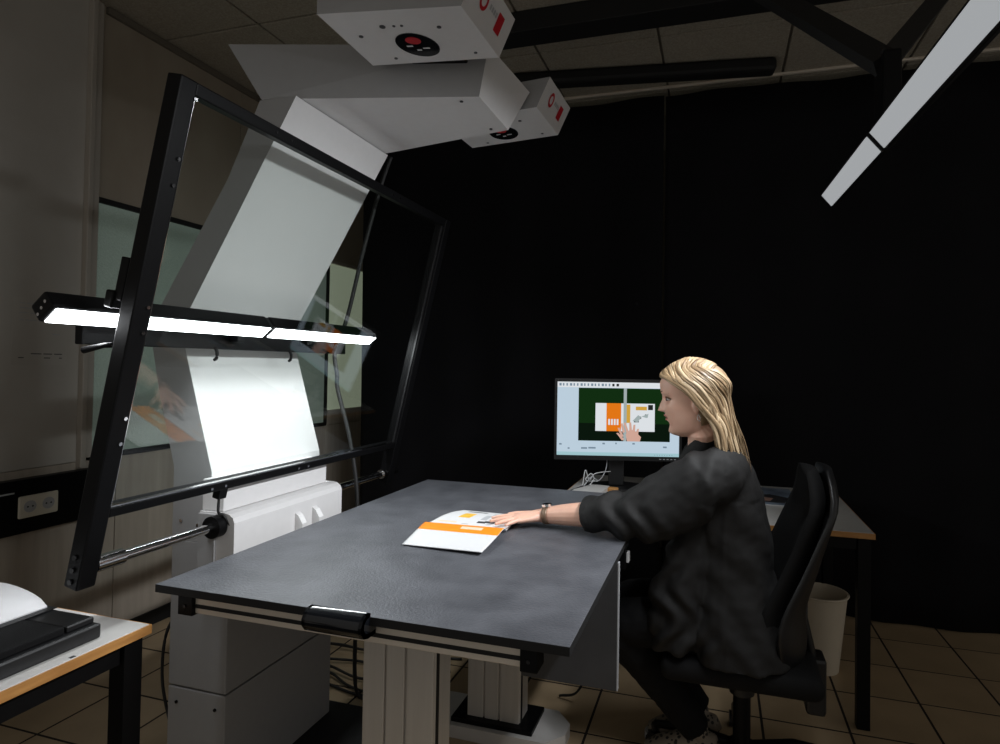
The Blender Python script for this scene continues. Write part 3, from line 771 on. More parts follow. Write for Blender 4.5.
for x, y, w in ((0.375, 0.825, 0.02), (0.48, 0.82, 0.012), (0.62, 0.82, 0.02), (0.09, 0.895, 0.016), (0.20, 0.89, 0.05), (0.26, 0.885, 0.06), (0.87, 0.86, 0.03), (0.02, 0.84, 0.02)): sr(x, y, x + w, y + 0.022, 8)
for k in range(8): sr(0.80 + 0.02 * k, 0.975, 0.806 + 0.02 * k, 0.985, 8)
bmesh.ops.recalc_face_normals(sbm, faces=sbm.faces)
sme = bpy.data.meshes.new('screen'); sbm.to_mesh(sme); sbm.free()
finish('screen', sme, smats, mb, 'lit screen with a green scan preview')
for k in range(5):
    bm = BM(); mbox(bm, W2 - 0.11 + 0.018 * k, W2 - 0.10 + 0.018 * k, -0.0075, -0.006, Z0 + 0.008, Z0 + 0.012); obj('button', bm, m_midprint, mb)
bm = BM(); mbox(bm, -0.038, 0.038, 0.046, 0.075, 0.755, 1.10, bev=0.006); obj('stand_neck', bm, m_plastic_dark, MO)
bm = BM(); prism(bm, [(mw @ Vector((0.16 * math.cos(a) * (1 if abs(math.cos(a)) > 0 else 1), 0.06 + 0.11 * math.sin(a), 0))).to_2d() for a in [2 * PI * k / 28 for k in range(28)]], 'z', 0.7405, 0.754)
obj('stand_base', bm, m_plastic_dark, MO)
# little things on the desk
o = obj('wooden_stamp', one_box(-0.50, -0.445, 2.90, 2.94, 0.7545, 0.772, bev=0.004), m_wood_edge); rebase(o)
tag(o, 'small pale wooden block on the foot of the monitor', 'block')
bm = BM()
prism(bm, [(-0.64, 2.72), (-0.50, 2.72), (-0.49, 2.94), (-0.62, 2.96)], 'z', 0.7405, 0.775)
o = obj('docking_box', bm, m_laminate); rebase(o)
tag(o, 'flat white box with cables on the corner of the computer desk', 'box')
KB = thing('keyboard', (-0.34, 2.74, 0.7405), 'dark computer keyboard on the white desk in front of the monitor', 'keyboard')
obj('keyboard_body', one_box(-0.46, -0.10, 2.66, 2.82, 0.7405, 0.758, bev=0.004), m_plastic_dark, KB)
for r in range(5):
    for k in range(12):
        obj('key', one_box(-0.452 + 0.0292 * k, -0.427 + 0.0292 * k, 2.668 + 0.029 * r, 2.693 + 0.029 * r, 0.7575, 0.763), m_black, KB)
random.seed(11)
for k, (ps, m, lab) in enumerate((
    ([(-0.60, 2.86, 0.78), (-0.57, 2.90, 0.82), (-0.54, 2.93, 0.80), (-0.52, 3.0, 0.84), (-0.52, 3.05, 0.90)], m_midprint, 'thin grey cable looping from the white box up to the monitor'),
    ([(-0.61, 2.88, 0.778), (-0.60, 2.90, 0.85), (-0.585, 2.92, 0.80), (-0.56, 2.94, 0.83), (-0.50, 3.03, 0.83)], m_paper, 'thin white cable tangled above the white box'),
    ([(-0.59, 2.93, 0.778), (-0.64, 2.80, 0.77), (-0.69, 2.72, 0.75), (-0.715, 2.68, 0.70), (-0.73, 2.70, 0.40), (-0.72, 2.75, 0.008)], m_plastic_dark, 'black cable dropping from the white box over the desk edge'),
    ([(-0.58, 2.90, 0.778), (-0.56, 2.91, 0.81), (-0.58, 2.93, 0.83), (-0.60, 2.91, 0.80), (-0.55, 2.96, 0.79)], m_paper, 'short white curled cable on the white box'))):
    bm = BM(); tube(bm, spline(ps), 0.0022 if k != 2 else 0.0045, 6); o = obj('desk_cable', bm, m, smooth=True); rebase(o); tag(o, lab, 'cable', 'cables beside the monitor')
# magazine on the desk
MG = thing('magazine', (0.25, 3.1, 0.7405), 'glossy magazine with a blue photo cover on the white desk', 'magazine')
m_cover = mat('blue_cover_print', (0.42, 0.52, 0.66), 0.3, nscale=9, color2=(0.03, 0.04, 0.09), detail=5)
obj('pages', one_box(0.10, 0.355, 2.93, 3.33, 0.7405, 0.746, bev=0.001), m_paper, MG)
obj('cover', one_box(0.10, 0.355, 2.93, 3.33, 0.7461, 0.7472), m_cover, MG)
bm = BM(); prism(bm, [(0.14, 2.97), (0.30, 2.98), (0.33, 3.10), (0.25, 3.16), (0.13, 3.12)], 'z', 0.7472, 0.7476); obj('cover_picture', bm, m_greyprint, MG)
bm = BM(); prism(bm, [(0.16, 3.02), (0.24, 3.0), (0.26, 3.07), (0.18, 3.09)], 'z', 0.7476, 0.748); obj('cover_picture', bm, mat('skin_print', (0.55, 0.33, 0.27), 0.4, nscale=20, namt=0.2), MG)

# waste bin
WB = thing('waste_bin', (0.46, 3.06, 0), 'cream plastic waste bin standing under the computer desk', 'bin')
bm = BM(); lathe(bm, [(0.078, 0.0), (0.112, 0.335), (0.118, 0.338), (0.118, 0.345), (0.110, 0.345), (0.108, 0.335), (0.074, 0.006)], (0.46, 3.06, 0.0), 32)
obj('bin_body', bm, m_bin, WB, angle=40)
bm = BM(); tube(bm, [(0.46 + 0.116 * math.cos(a), 3.06 + 0.116 * math.sin(a), 0.341) for a in [2 * PI * k / 32 for k in range(33)]], 0.005, 6)
obj('rim', bm, m_bin, WB, smooth=True)

# ================================================================== NEAR TABLE THINGS
CA = thing('black_case', (-1.55, 0.80, 0.74), 'flat black case with a hinged lid on the side table', 'case')
obj('case_base', one_box(-1.86, -1.285, 0.56, 1.02, 0.7405, 0.772, bev=0.004), m_plastic_dark, CA)
ld = obj('lid', one_box(-1.84, -1.30, 0.565, 0.952, 0.7725, 0.788, bev=0.003), m_fabric, CA)
obj('hinge_strip', one_box(-1.84, -1.30, 0.956, 1.015, 0.7725, 0.786, bev=0.003), m_plastic_dark, CA)
obj('catch', one_box(-1.46, -1.43, 0.935, 0.945, 0.7872, 0.7881), m_black_gloss, ld)
BK = thing('open_book', (-1.58, 0.88, 0.7885), 'white open book with curved pages lying on the black case', 'book')
bm = BM()
pts = []
for k in range(15):
    t = k / 14; pts.append((-1.72 + 0.285 * t, 0.792 + 0.036 * math.sin(PI * min(1, t * 1.0)) ** 0.6))
prism(bm, pts + [(-1.435, 0.7895), (-1.72, 0.7895)], 'y', 0.74, 1.01)
obj('pages', bm, m_paper, BK, angle=30)
obj('book_cover', one_box(-1.735, -1.415, 0.73, 1.018, 0.7882, 0.7895), m_plastic_dark, BK)
o = obj('paper_scrap', one_box(-1.258, -1.25, 0.93, 0.94, 0.7401, 0.7408), m_greyprint)
rebase(o); tag(o, 'tiny dark scrap on the white edge of the side table', 'scrap')

# ================================================================== CABLES
def cable(name, pts, r, m, label, group=None):
    bm = BM(); tube(bm, spline(pts), r, 6); o = obj(name, bm, m, smooth=True); rebase(o)
    return tag(o, label, 'cable', group)
cable('hanging_cable', [(-1.20, 2.06, 2.14), (-1.255, 2.08, 2.03), (-1.33, 2.09, 1.795), (-1.405, 2.10, 1.527), (-1.457, 2.10, 1.40), (-1.445, 2.10, 1.30), (-1.44, 2.10, 1.241), (-1.38, 2.10, 1.045), (-1.342, 2.10, 0.813), (-1.35, 2.12, 0.4), (-1.36, 2.15, 0.05), (-1.30, 2.20, 0.01)], 0.008, m_rubber, 'thick black cable hanging from the scanner arm down past the light bar')
cable('wall_cable', [(-1.70, 1.75, 0.45), (-1.73, 1.68, 0.50), (-1.76, 1.63, 0.44), (-1.765, 1.62, 0.28), (-1.72, 1.62, 0.12), (-1.67, 1.60, 0.02), (-1.62, 1.45, 0.008)], 0.005, m_rubber, 'thin black cable looping down behind the scanner pedestal')
random.seed(21)
for k in range(5):
    y = (2.19, 2.26, 2.34, 2.43, 2.55)[k]
    j = lambda m: random.uniform(-m, m)
    pts = [(-1.90 + j(0.05), y + j(0.04), 0.007), (-1.72 + j(0.04), y + j(0.06), 0.008 + 0.004 * k), (-1.56 + j(0.03), y + j(0.05), 0.012 + 0.006 * (k % 3)), (-1.42 + j(0.03), y + j(0.06), 0.008 + 0.003 * k), (-1.25, y + j(0.05), 0.007), (-1.10, y + 0.05, 0.007)]
    cable('floor_cable', pts, 0.0055, m_rubber, 'black cable lying on the floor tiles between scanner and table column', 'cables on the floor under the scan table')
cable('table_cable', [(-0.60, 2.12, 0.70), (-0.56, 2.10, 0.62), (-0.50, 2.06, 0.56), (-0.42, 2.06, 0.56), (-0.36, 2.10, 0.62), (-0.34, 2.12, 0.735)], 0.010, m_rubber, 'thick black cable sagging below the scan table top')
cable('table_cable', [(-0.56, 2.36, 0.70), (-0.50, 2.38, 0.40), (-0.47, 2.40, 0.2), (-0.52, 2.42, 0.05), (-0.60, 2.44, 0.008)], 0.005, m_rubber, 'thin black cable hanging from the scan table to the floor')

# ================================================================== OFFICE CHAIR
CX, CY = 0.09, 2.16
CH = thing('office_chair', (CX, CY, 0), 'black fabric office chair with tall curved backrest under the seated person', 'chair')
bm = BM(); tube(bm, [(CX, CY, 0.07), (CX, CY, 0.30)], 0.028, 20); obj('gas_column', bm, m_black, CH, angle=50)
bm = BM(); tube(bm, [(CX, CY, 0.28), (CX, CY, 0.36)], 0.04, 20); obj('column_sleeve', bm, m_plastic_dark, CH, angle=50)
bm = BM(); tube(bm, [(CX, CY, 0.055), (CX, CY, 0.115)], 0.045, 20); hub = obj('base_hub', bm, m_black, CH, angle=50)
for k in range(5):
    a = math.radians(20 + 72 * k); d = Vector((math.cos(a), math.sin(a), 0)); c = Vector((CX, CY, 0))
    bm = BM(); tube(bm, [c + d * 0.03 + Vector((0, 0, 0.10)), c + d * 0.18 + Vector((0, 0, 0.105)), c + d * 0.30 + Vector((0, 0, 0.08))], [(0.022, 0.02), (0.02, 0.016), (0.015, 0.012)], 8)
    lg = obj('base_arm', bm, m_black, CH, smooth=True)
    p = c + d * 0.30; s = Vector((-d.y, d.x, 0))
    bm = BM()
    for q in (-0.014, 0.014): disc(bm, p + s * (q - 0.008) + Vector((0, 0, 0.028)), s, 0.028, 0.016, 16)
    disc(bm, p + Vector((0, 0, 0.03)), (0, 0, 1), 0.012, 0.05, 10)
    obj('caster', bm, m_plastic_dark, lg)
obj('seat_mechanism', one_box(CX - 0.10, CX + 0.12, CY - 0.08, CY + 0.08, 0.345, 0.385, bev=0.008), m_plastic_dark, CH)
bm = BM()
box(bm, CX - 0.25, CX + 0.22, CY - 0.23, CY + 0.23, 0.385, 0.455)
me = evaluated(bm, [('BEVEL', dict(width=0.03, segments=4)), ])
finish('seat', me, m_fabric, CH, None, True)
# backrest: padded shell, curved around the sitter, leaning back
def backrest(off, th, grow, zlo, zhi, nz=16, ny=16):
    bm = BM(); G = [[], []]
    for side in (0, 1):
        for k in range(nz + 1):
            t = k / nz; z = zlo + (zhi - zlo) * t
            hw = (0.225 + grow) * (1 - 0.10 * t) * min(1.0, (1 - max(0, (t - 0.72) / 0.28) ** 2.6 * 0.55)) * (0.80 + 0.20 * min(1, t / 0.18))
            row = []
            for j in range(ny + 1):
                v = -1 + 2 * j / ny
                lean = 0.205 + 0.075 * max(0, min(1, (t - 0.25) / 0.6)) ** 1.3 - 0.012 * math.exp(-((t - 0.28) / 0.16) ** 2)
                wrap = -0.075 * abs(v) ** 2.2 * (1 - 0.85 * max(0, min(1, (t - 0.2) / 0.6)))
                pad = th * (1 - 0.55 * abs(v) ** 4) * (1 - 0.45 * abs(2 * t - 1) ** 6)
                x = lean + wrap + off + (pad if side else 0.0)
                row.append(bm.verts.new((x, CY + hw * v, z)))
            G[side].append(row)
    for s in (0, 1):
        for k in range(nz):
            for j in range(ny): bm.faces.new((G[s][k][j], G[s][k][j + 1], G[s][k + 1][j + 1], G[s][k + 1][j]))
    for k in range(nz):
        for j in (0, ny): bm.faces.new((G[0][k][j], G[0][k + 1][j], G[1][k + 1][j], G[1][k][j]))
    for j in range(ny):
        for k in (0, nz): bm.faces.new((G[0][k][j], G[0][k][j + 1], G[1][k][j + 1], G[1][k][j]))
    return bm
br = obj('backrest', backrest(0.0, 0.055, 0.0, 0.44, 1.035), m_fabric, CH, smooth=True)
obj('back_shell', backrest(0.055, 0.032, 0.010, 0.435, 1.04), m_plastic_dark, br, smooth=True)
bm = BM(); tube(bm, [(CX + 0.10, CY, 0.365), (CX + 0.20, CY, 0.36), (CX + 0.215, CY, 0.42), (CX + 0.185, CY, 0.55), (CX + 0.185, CY, 0.66)], [(0.035, 0.014)] * 5, 8, up=Vector((1, 0, 0.3)))
obj('back_bar', bm, m_plastic_dark, CH, smooth=True)
bm = BM(); box(bm, CX + 0.19, CX + 0.25, CY - 0.045, CY + 0.045, 0.26, 0.44, bev=0.012); obj('bar_cover', bm, m_plastic_dark, CH)
bm = BM(); disc(bm, (CX + 0.15, CY - 0.09, 0.37), (0, -1, 0), 0.022, 0.03, 14); obj('tilt_knob', bm, m_plastic_dark, CH)

# ================================================================== THE WOMAN
PE = thing('person', (0.02, 2.12, 0), 'person with shoulder-length blonde hair in dark blazer, seated, one hand on the brochure', 'person')
HC = Vector((-0.066, 2.03, 1.135)); HS = 1.075          # chin height, ear axis; head size
tilt = Matrix.Translation(HC + Vector((0, 0, 0.09))) @ Matrix.Rotation(math.radians(-9), 4, 'Y') @ Matrix.Translation(-(HC + Vector((0, 0, 0.09))))
def hp_(u, v, z): return tilt @ (HC + Vector((-u, v, z)) * HS)      # u forward, v to her right (+y), z up from the chin
def hv_(u, v, z): return HC + Vector((-u, v, z)) * HS             # the same, hanging straight down
prof_f = [(0.0, 0.050), (0.010, 0.072), (0.024, 0.080), (0.040, 0.080), (0.060, 0.082), (0.085, 0.083), (0.105, 0.083), (0.120, 0.082), (0.138, 0.090), (0.155, 0.092), (0.172, 0.089), (0.190, 0.076), (0.206, 0.055), (0.218, 0.030), (0.2245, 0.004)]
prof_b = [(0.0, 0.012), (0.02, 0.03), (0.05, 0.055), (0.08, 0.074), (0.11, 0.090), (0.14, 0.099), (0.165, 0.098), (0.19, 0.082), (0.206, 0.060), (0.218, 0.034), (0.2245, 0.004)]
prof_w = [(0.0, 0.022), (0.015, 0.040), (0.035, 0.051), (0.06, 0.060), (0.09, 0.066), (0.12, 0.070), (0.15, 0.073), (0.175, 0.070), (0.195, 0.058), (0.21, 0.040), (0.219, 0.022), (0.2245, 0.003)]
def head_r(an, z):
    c, s = math.cos(an), math.sin(an)
    a = interp(prof_f, z) if c > 0 else interp(prof_b, z); w = interp(prof_w, z)
    p = 2.25
    r = 1.0 / ((abs(c) / a) ** p + (abs(s) / w) ** p) ** (1 / p)
    lat = r * s
    if c > 0:
        # nose
        if 0.078 < z < 0.135:
            t = (z - 0.078) / 0.057
            hgt = 0.030 * (1 - t) ** 0.85 * min(1, (z - 0.078) / 0.009)
            sig = 0.013 - 0.005 * t
            r += hgt * math.exp(-(lat / sig) ** 2)
        # chin, lips, fold between them
        r += 0.007 * math.exp(-(lat / 0.020) ** 2 - ((z - 0.020) / 0.012) ** 2)
        r += 0.0065 * math.exp(-(lat / 0.019) ** 2 - ((z - 0.0565) / 0.0055) ** 2)
        r += 0.0080 * math.exp(-(lat / 0.019) ** 2 - ((z - 0.0700) / 0.0055) ** 2)
        r += 0.0030 * math.exp(-(lat / 0.024) ** 2 - ((z - 0.0800) / 0.0080) ** 2)
        # eye sockets, cheeks
        for sg in (-1, 1):
            r -= 0.009 * math.exp(-((lat - sg * 0.031) / 0.014) ** 2 - ((z - 0.118) / 0.010) ** 2)
            r += 0.004 * math.exp(-((lat - sg * 0.038) / 0.018) ** 2 - ((z - 0.088) / 0.018) ** 2)
            r += 0.0035 * math.exp(-((lat - sg * 0.030) / 0.016) ** 2 - ((z - 0.137) / 0.007) ** 2)
    return r
def head_mesh(bm, grow=0.0):
    nz, na = 70, 72; rings = []
    for k in range(nz + 1):
        z = 0.2245 * k / nz
        rings.append([bm.verts.new(hp_((head_r(2 * PI * j / na, z) + grow) * math.cos(2 * PI * j / na), (head_r(2 * PI * j / na, z) + grow) * math.sin(2 * PI * j / na), z)) for j in range(na)])
    for A, B in zip(rings, rings[1:]):
        for j in range(na): bm.faces.new((A[j], A[(j + 1) % na], B[(j + 1) % na], B[j]))
    bm.faces.new(rings[0]); bm.faces.new(rings[-1])
SL, EL, WL = Vector((-0.01, 1.935, 1.015)), Vector((-0.285, 1.905, 0.893)), Vector((-0.548, 1.948, 0.857))
SR, ER, WR = Vector((0.0, 2.27, 1.015)), Vector((0.07, 2.34, 0.775)), Vector((-0.03, 2.24, 0.665))
def limb(bm, pts, radii, n=16): tube(bm, pts, radii, n)
def hand(bm, wrist, axis, side, down, fingers, k=1.0):
    """axis: along the hand, side: towards the thumb"""
    axis = axis.normalized(); side = (side - axis * side.dot(axis)).normalized(); nrm = axis.cross(side).normalized()
    if nrm.z < 0: nrm = -nrm
    pal = wrist + axis * 0.05 * k
    rings = []
    tube(bm, [wrist - axis * 0.02, wrist + axis * 0.012, wrist + axis * 0.045, wrist + axis * 0.085, wrist + axis * 0.097],
         [(0.026, 0.021), (0.028, 0.020), (0.037, 0.0165), (0.040, 0.0135), (0.034, 0.009)], 16, up=nrm)
    base = {'index': 0.0305, 'middle': 0.0105, 'ring': -0.0095, 'pinky': -0.0285}
    ln = {'index': 0.070, 'middle': 0.077, 'ring': 0.071, 'pinky': 0.056}
    tips = []
    for f, off in base.items():
        fan, curl = fingers[f]
        d = (axis + side * fan).normalized(); p0 = wrist + axis * (0.082 - 0.004 * abs(off) / 0.03) + side * off
        L = ln[f]; r = 0.0079 if f != 'pinky' else 0.0069
        pts = [p0, p0 + d * L * 0.14 + nrm * 0.003]
        cur = pts[-1]
        for seg, (fr, b) in enumerate(((0.42, 0.15), (0.30, 0.5), (0.28, 0.85))):
            dd = (d - nrm * curl * b).normalized(); cur = cur + dd * L * fr; pts.append(cur)
        tube(bm, pts, [r, r * 1.05, r * 1.0, r * 0.9, r * 0.62], 10, up=nrm); ellipsoid(bm, pts[-1], (r * 0.68,) * 3, seg=10)
        tips.append((pts[-1], dd, nrm, r))
    fan, curl = fingers['thumb']
    p0 = wrist + axis * 0.022 + side * 0.020; d = (axis * 0.75 + side * fan).normalized()
    pts = [p0, p0 + d * 0.035, p0 + d * 0.062 + axis * 0.004, p0 + d * 0.075 + axis * 0.016]
    tube(bm, pts, [0.014, 0.0115, 0.0098, 0.0065], 10, up=nrm); ellipsoid(bm, pts[-1], (0.0068,) * 3, seg=10)
    tips.append((pts[-1], (pts[-1] - pts[-2]).normalized(), nrm, 0.0095))
    return tips
bm = BM()
head_mesh(bm)
limb(bm, [hp_(-0.012, 0, 0.07), hp_(-0.018, 0, 0.01), (-0.035, 2.06, 1.105), (-0.01, 2.08, 1.05), (0.01, 2.1, 1.0)], [(0.05, 0.05), (0.052, 0.055), (0.054, 0.058), (0.075, 0.07), (0.11, 0.08)], 20)
limb(bm, [(0.0, 2.1, 1.04), (0.015, 2.1, 0.98), (0.03, 2.1, 0.85), (0.05, 2.11, 0.70), (0.06, 2.12, 0.56), (0.06, 2.12, 0.50)], [(0.15, 0.07), (0.165, 0.085), (0.15, 0.095), (0.14, 0.095), (0.16, 0.12), (0.15, 0.11)], 20, )
limb(bm, [SL + Vector((0.02, 0.05, 0.0)), SL, SL.lerp(EL, 0.5), EL, EL.lerp(WL, 0.3), EL.lerp(WL, 0.7), WL], [0.06, 0.058, 0.047, 0.042, 0.042, 0.034, (0.028, 0.024)], 16)
limb(bm, [SR + Vector((0.02, -0.05, 0.0)), SR, SR.lerp(ER, 0.5), ER, ER.lerp(WR, 0.3), ER.lerp(WR, 0.7), WR], [0.06, 0.058, 0.047, 0.042, 0.042, 0.034, (0.028, 0.024)], 16)
tipsL = hand(bm, WL, Vector((-0.82, -0.52, -0.085)), Vector((-0.4, 0.9, 0)), None,
     {'index': (0.30, 0.08), 'middle': (0.05, 0.06), 'ring': (-0.20, 0.08), 'pinky': (-0.50, 0.14), 'thumb': (0.66, 0.2)})
tipsR = hand(bm, WR, Vector((-0.9, -0.25, -0.25)), Vector((-0.2, -0.9, 0)), None,
     {'index': (0.08, 0.3), 'middle': (0.0, 0.3), 'ring': (-0.06, 0.3), 'pinky': (-0.14, 0.35), 'thumb': (0.6, 0.2)})
LEGS = []
for yh, yk, ya in ((2.04, 2.03, 2.17), (2.20, 2.22, 2.29)):
    hpv, kn, an = Vector((0.06, yh, 0.54)), Vector((-0.315, yk, 0.515)), Vector((-0.050, ya, 0.125))
    LEGS.append((hpv, kn, an))
    limb(bm, [hpv, hpv.lerp(kn, 0.5), kn + Vector((0.02, 0, 0.005))], [0.082, 0.072, 0.056], 16)
    limb(bm, [kn + Vector((0.0, 0, 0.02)), kn + Vector((0.0, 0, -0.03)), kn.lerp(an, 0.35), kn.lerp(an, 0.75), an, an + Vector((0.0, 0, -0.045))], [0.045, 0.053, 0.052, 0.036, 0.031, 0.034], 16, )
    limb(bm, [an + Vector((0.045, 0, -0.055)), an + Vector((-0.03, 0, -0.055)), an + Vector((-0.12, 0, -0.078)), an + Vector((-0.15, 0, -0.085))], [(0.026, 0.03), (0.032, 0.035), (0.036, 0.02), (0.028, 0.012)], 14)
# ears
for sg in (-1, 1):
    ellipsoid(bm, hp_(-0.012, sg * 0.071, 0.100), (0.014, 0.006, 0.029), Matrix.Rotation(math.radians(12), 3, 'Y'))
    ellipsoid(bm, hp_(-0.008, sg * 0.069, 0.078), (0.008, 0.006, 0.010))
me = evaluated(bm, [('REMESH', dict(mode='VOXEL', voxel_size=0.0028)), ('SMOOTH', dict(factor=0.5, iterations=2))])
finish('body', me, m_skin, PE, None, True)
# face details
for sg in (-1, 1):
    bm = BM(); ellipsoid(bm, hp_(0.0665, sg * 0.0325, 0.1175), (0.011, 0.0135, 0.0058)); e = obj('eye', bm, m_eye, PE, smooth=True)
    bm = BM(); ellipsoid(bm, hp_(0.0745, sg * 0.0335, 0.1172), (0.0048, 0.0052, 0.005)); obj('iris', bm, m_iris, e, smooth=True)
    bm = BM(); tube(bm, spline([hp_(0.0765, sg * 0.019, 0.1195), hp_(0.0775, sg * 0.030, 0.1245), hp_(0.0715, sg * 0.041, 0.1225), hp_(0.0615, sg * 0.0485, 0.1175)], 5), 0.0023, 6); obj('eyelash', bm, m_brow, PE, smooth=True)
    bm = BM(); tube(bm, spline([hp_(0.0895, sg * 0.012, 0.1375), hp_(0.0885, sg * 0.026, 0.1425), hp_(0.0790, sg * 0.040, 0.1430), hp_(0.0640, sg * 0.0535, 0.1360)], 6), [(0.0015, 0.0022)] * 10 + [(0.0012, 0.0015)] * 9, 6); obj('eyebrow', bm, m_brow, PE, smooth=True)
bm = BM()
for dz, dr in ((0.0705, 0.0036), (0.0572, 0.0040)):
    pts = []
    for k in range(11):
        a = -0.22 + 0.044 * k
        pts.append(hp_((head_r(a, dz) - 0.0008) * math.cos(a), (head_r(a, dz) - 0.0008) * math.sin(a), dz + (0.0632 - dz) * (abs(a) / 0.22) ** 2))
    tube(bm, pts, [dr * (1 - 0.75 * abs(k - 5) / 5) for k in range(11)], 8)
obj('lips', bm, m_lip, PE, smooth=True)
bm = BM(); tube(bm, spline([hp_(-0.010, -0.076, 0.066), hp_(-0.006, -0.077, 0.055), hp_(-0.010, -0.077, 0.046), hp_(-0.014, -0.077, 0.055), hp_(-0.010, -0.076, 0.066)], 5), 0.0012, 6)
obj('earring', bm, m_chrome, PE, smooth=True)
for tips in (tipsL, tipsR):
    for p, d, n_, r in tips:
        s_ = d.cross(n_).normalized()
        bm = BM(); ellipsoid(bm, p + n_ * r * 0.50 - d * 0.001, (0.0048, 0.0036, 0.0010), Matrix((d, s_, n_)).transposed(), 10)
        obj('fingernail', bm, mat('nail', (0.78, 0.50, 0.42), 0.25, nscale=30, namt=0.05), PE, smooth=True)
# wrist watch
wa = (WL - EL).normalized(); wc = WL - wa * 0.022
ws, wu = frame_of(wa)
bm = BM()
rr = [(wc + ws * 0.0315 * math.cos(2 * PI * k / 28) + wu * 0.0275 * math.sin(2 * PI * k / 28)) for k in range(28)]
A = [bm.verts.new(p - wa * 0.009) for p in rr]; B = [bm.verts.new(p + wa * 0.009) for p in rr]
A2 = [bm.verts.new(wc + (p - wc) * 1.07 - wa * 0.009) for p in rr]; B2 = [bm.verts.new(wc + (p - wc) * 1.07 + wa * 0.009) for p in rr]
for k in range(28):
    j = (k + 1) % 28
    bm.faces.new((A[k], A[j], B[j], B[k])); bm.faces.new((A2[k], B2[k], B2[j], A2[j])); bm.faces.new((A[k], A2[k], A2[j], A[j])); bm.faces.new((B[k], B[j], B2[j], B2[k]))
wt = obj('wrist_watch', bm, m_strap, PE, 'wrist watch with bronze strap', smooth=True)
bm = BM(); disc(bm, wc + wu * 0.0285, wu, 0.017, 0.008, 20); obj('watch_case', bm, m_chrome, wt)
bm = BM(); disc(bm, wc + wu * 0.0362, wu, 0.0145, 0.001, 20); obj('watch_face', bm, m_black_gloss, wt)

# blazer
def wrinkle(me, amp, scale, extra=None):
    n = len(me.vertices); co = [0.0] * (3 * n); no = [0.0] * (3 * n)
    me.vertices.foreach_get('co', co); me.vertices.foreach_get('normal', no)
    for i in range(n):
        p = Vector(co[3 * i:3 * i + 3])
        d = amp * (noise.noise(Vector((p.x * scale, p.y * scale, p.z * scale * 0.7))) + 0.5 * noise.noise(p * scale * 2.3))
        if extra: d += extra(p)
        for k in range(3): co[3 * i + k] += no[3 * i + k] * d
    me.vertices.foreach_set('co', co); me.update()
bm = BM()
secs = [(0.455, 0.075, 0.165, 0.215), (0.52, 0.065, 0.165, 0.21), (0.60, 0.06, 0.150, 0.195), (0.70, 0.055, 0.130, 0.178), (0.80, 0.050, 0.125, 0.178), (0.90, 0.035, 0.125, 0.185), (0.97, 0.025, 0.115, 0.192), (1.03, 0.020, 0.098, 0.188), (1.065, 0.012, 0.080, 0.155), (1.095, -0.005, 0.064, 0.090), (1.115, -0.015, 0.058, 0.066)]
rings = []
for z, cx_, a, b in secs:
    yy = 2.11 if z < 1.0 else 2.11 - (z - 1.0) * 0.35
    rings.append([bm.verts.new((cx_ + a * math.copysign(abs(math.cos(t)) ** 0.85, math.cos(t)), yy + b * math.copysign(abs(math.sin(t)) ** 0.85, math.sin(t)), z)) for t in [2 * PI * k / 32 for k in range(32)]])
for A, B in zip(rings, rings[1:]):
    for k in range(32): bm.faces.new((A[k], A[(k + 1) % 32], B[(k + 1) % 32], B[k]))
bm.faces.new(rings[0]); bm.faces.new(rings[-1])
CUF = EL.lerp(WL, 0.40)
tube(bm, [SL + Vector((0.05, 0.09, 0.02)), SL + Vector((0.015, 0.02, 0.008)), SL + Vector((-0.03, -0.005, -0.008)), SL.lerp(EL, 0.35) + Vector((0, 0, -0.022)), SL.lerp(EL, 0.68) + Vector((0, 0, -0.028)), EL + Vector((0.015, 0, -0.006)), EL + Vector((-0.045, 0.004, 0.0)), CUF],
     [0.075, 0.086, 0.092, (0.080, 0.104), (0.074, 0.098), (0.068, 0.070), (0.063, 0.060), (0.055, 0.053)], 20)
tube(bm, [SR + Vector((0.05, -0.09, 0.02)), SR, SR.lerp(ER, 0.5), ER, ER.lerp(WR, 0.5)], [0.075, 0.08, 0.072, 0.066, 0.05], 20)
# front flaps of the open blazer over the lap
tube(bm, [(-0.05, 2.0, 0.86), (-0.085, 1.99, 0.74), (-0.11, 1.985, 0.63), (-0.12, 1.985, 0.53), (-0.12, 1.985, 0.47)], [(0.05, 0.06), (0.06, 0.075), (0.07, 0.085), (0.07, 0.085), (0.06, 0.07)], 14, up=Vector((1, 0, 0)))
me = evaluated(bm, [('REMESH', dict(mode='VOXEL', voxel_size=0.006)), ('SMOOTH', dict(factor=0.5, iterations=5))])
def sleeve_folds(p):
    d = 0
    L = (EL - SL); t = (p - SL).dot(L) / L.length_squared
    if -0.2 < t < 1.7 and p.y < 2.03 and p.x < 0.03:
        a = math.exp(-((t - 0.95) / 0.32) ** 2) * 0.0095
        ph = t * 26 + 3.0 * math.sin(p.z * 30 + p.y * 18) + p.z * 34
        d += a * math.sin(ph)
        d += 0.005 * math.exp(-((t - 0.05) / 0.22) ** 2) * math.sin(t * 30 + p.z * 50 + p.y * 20)
    if p.z < 0.95 and p.x > -0.05:
        d += 0.003 * math.sin(p.z * 45 + p.x * 55 + 2.5 * noise.noise(p * 7))
    return d
wrinkle(me, 0.0035, 16, sleeve_folds)
bz = finish('blazer', me, m_blazer, PE, 'dark charcoal blazer with pushed-up sleeves', True)
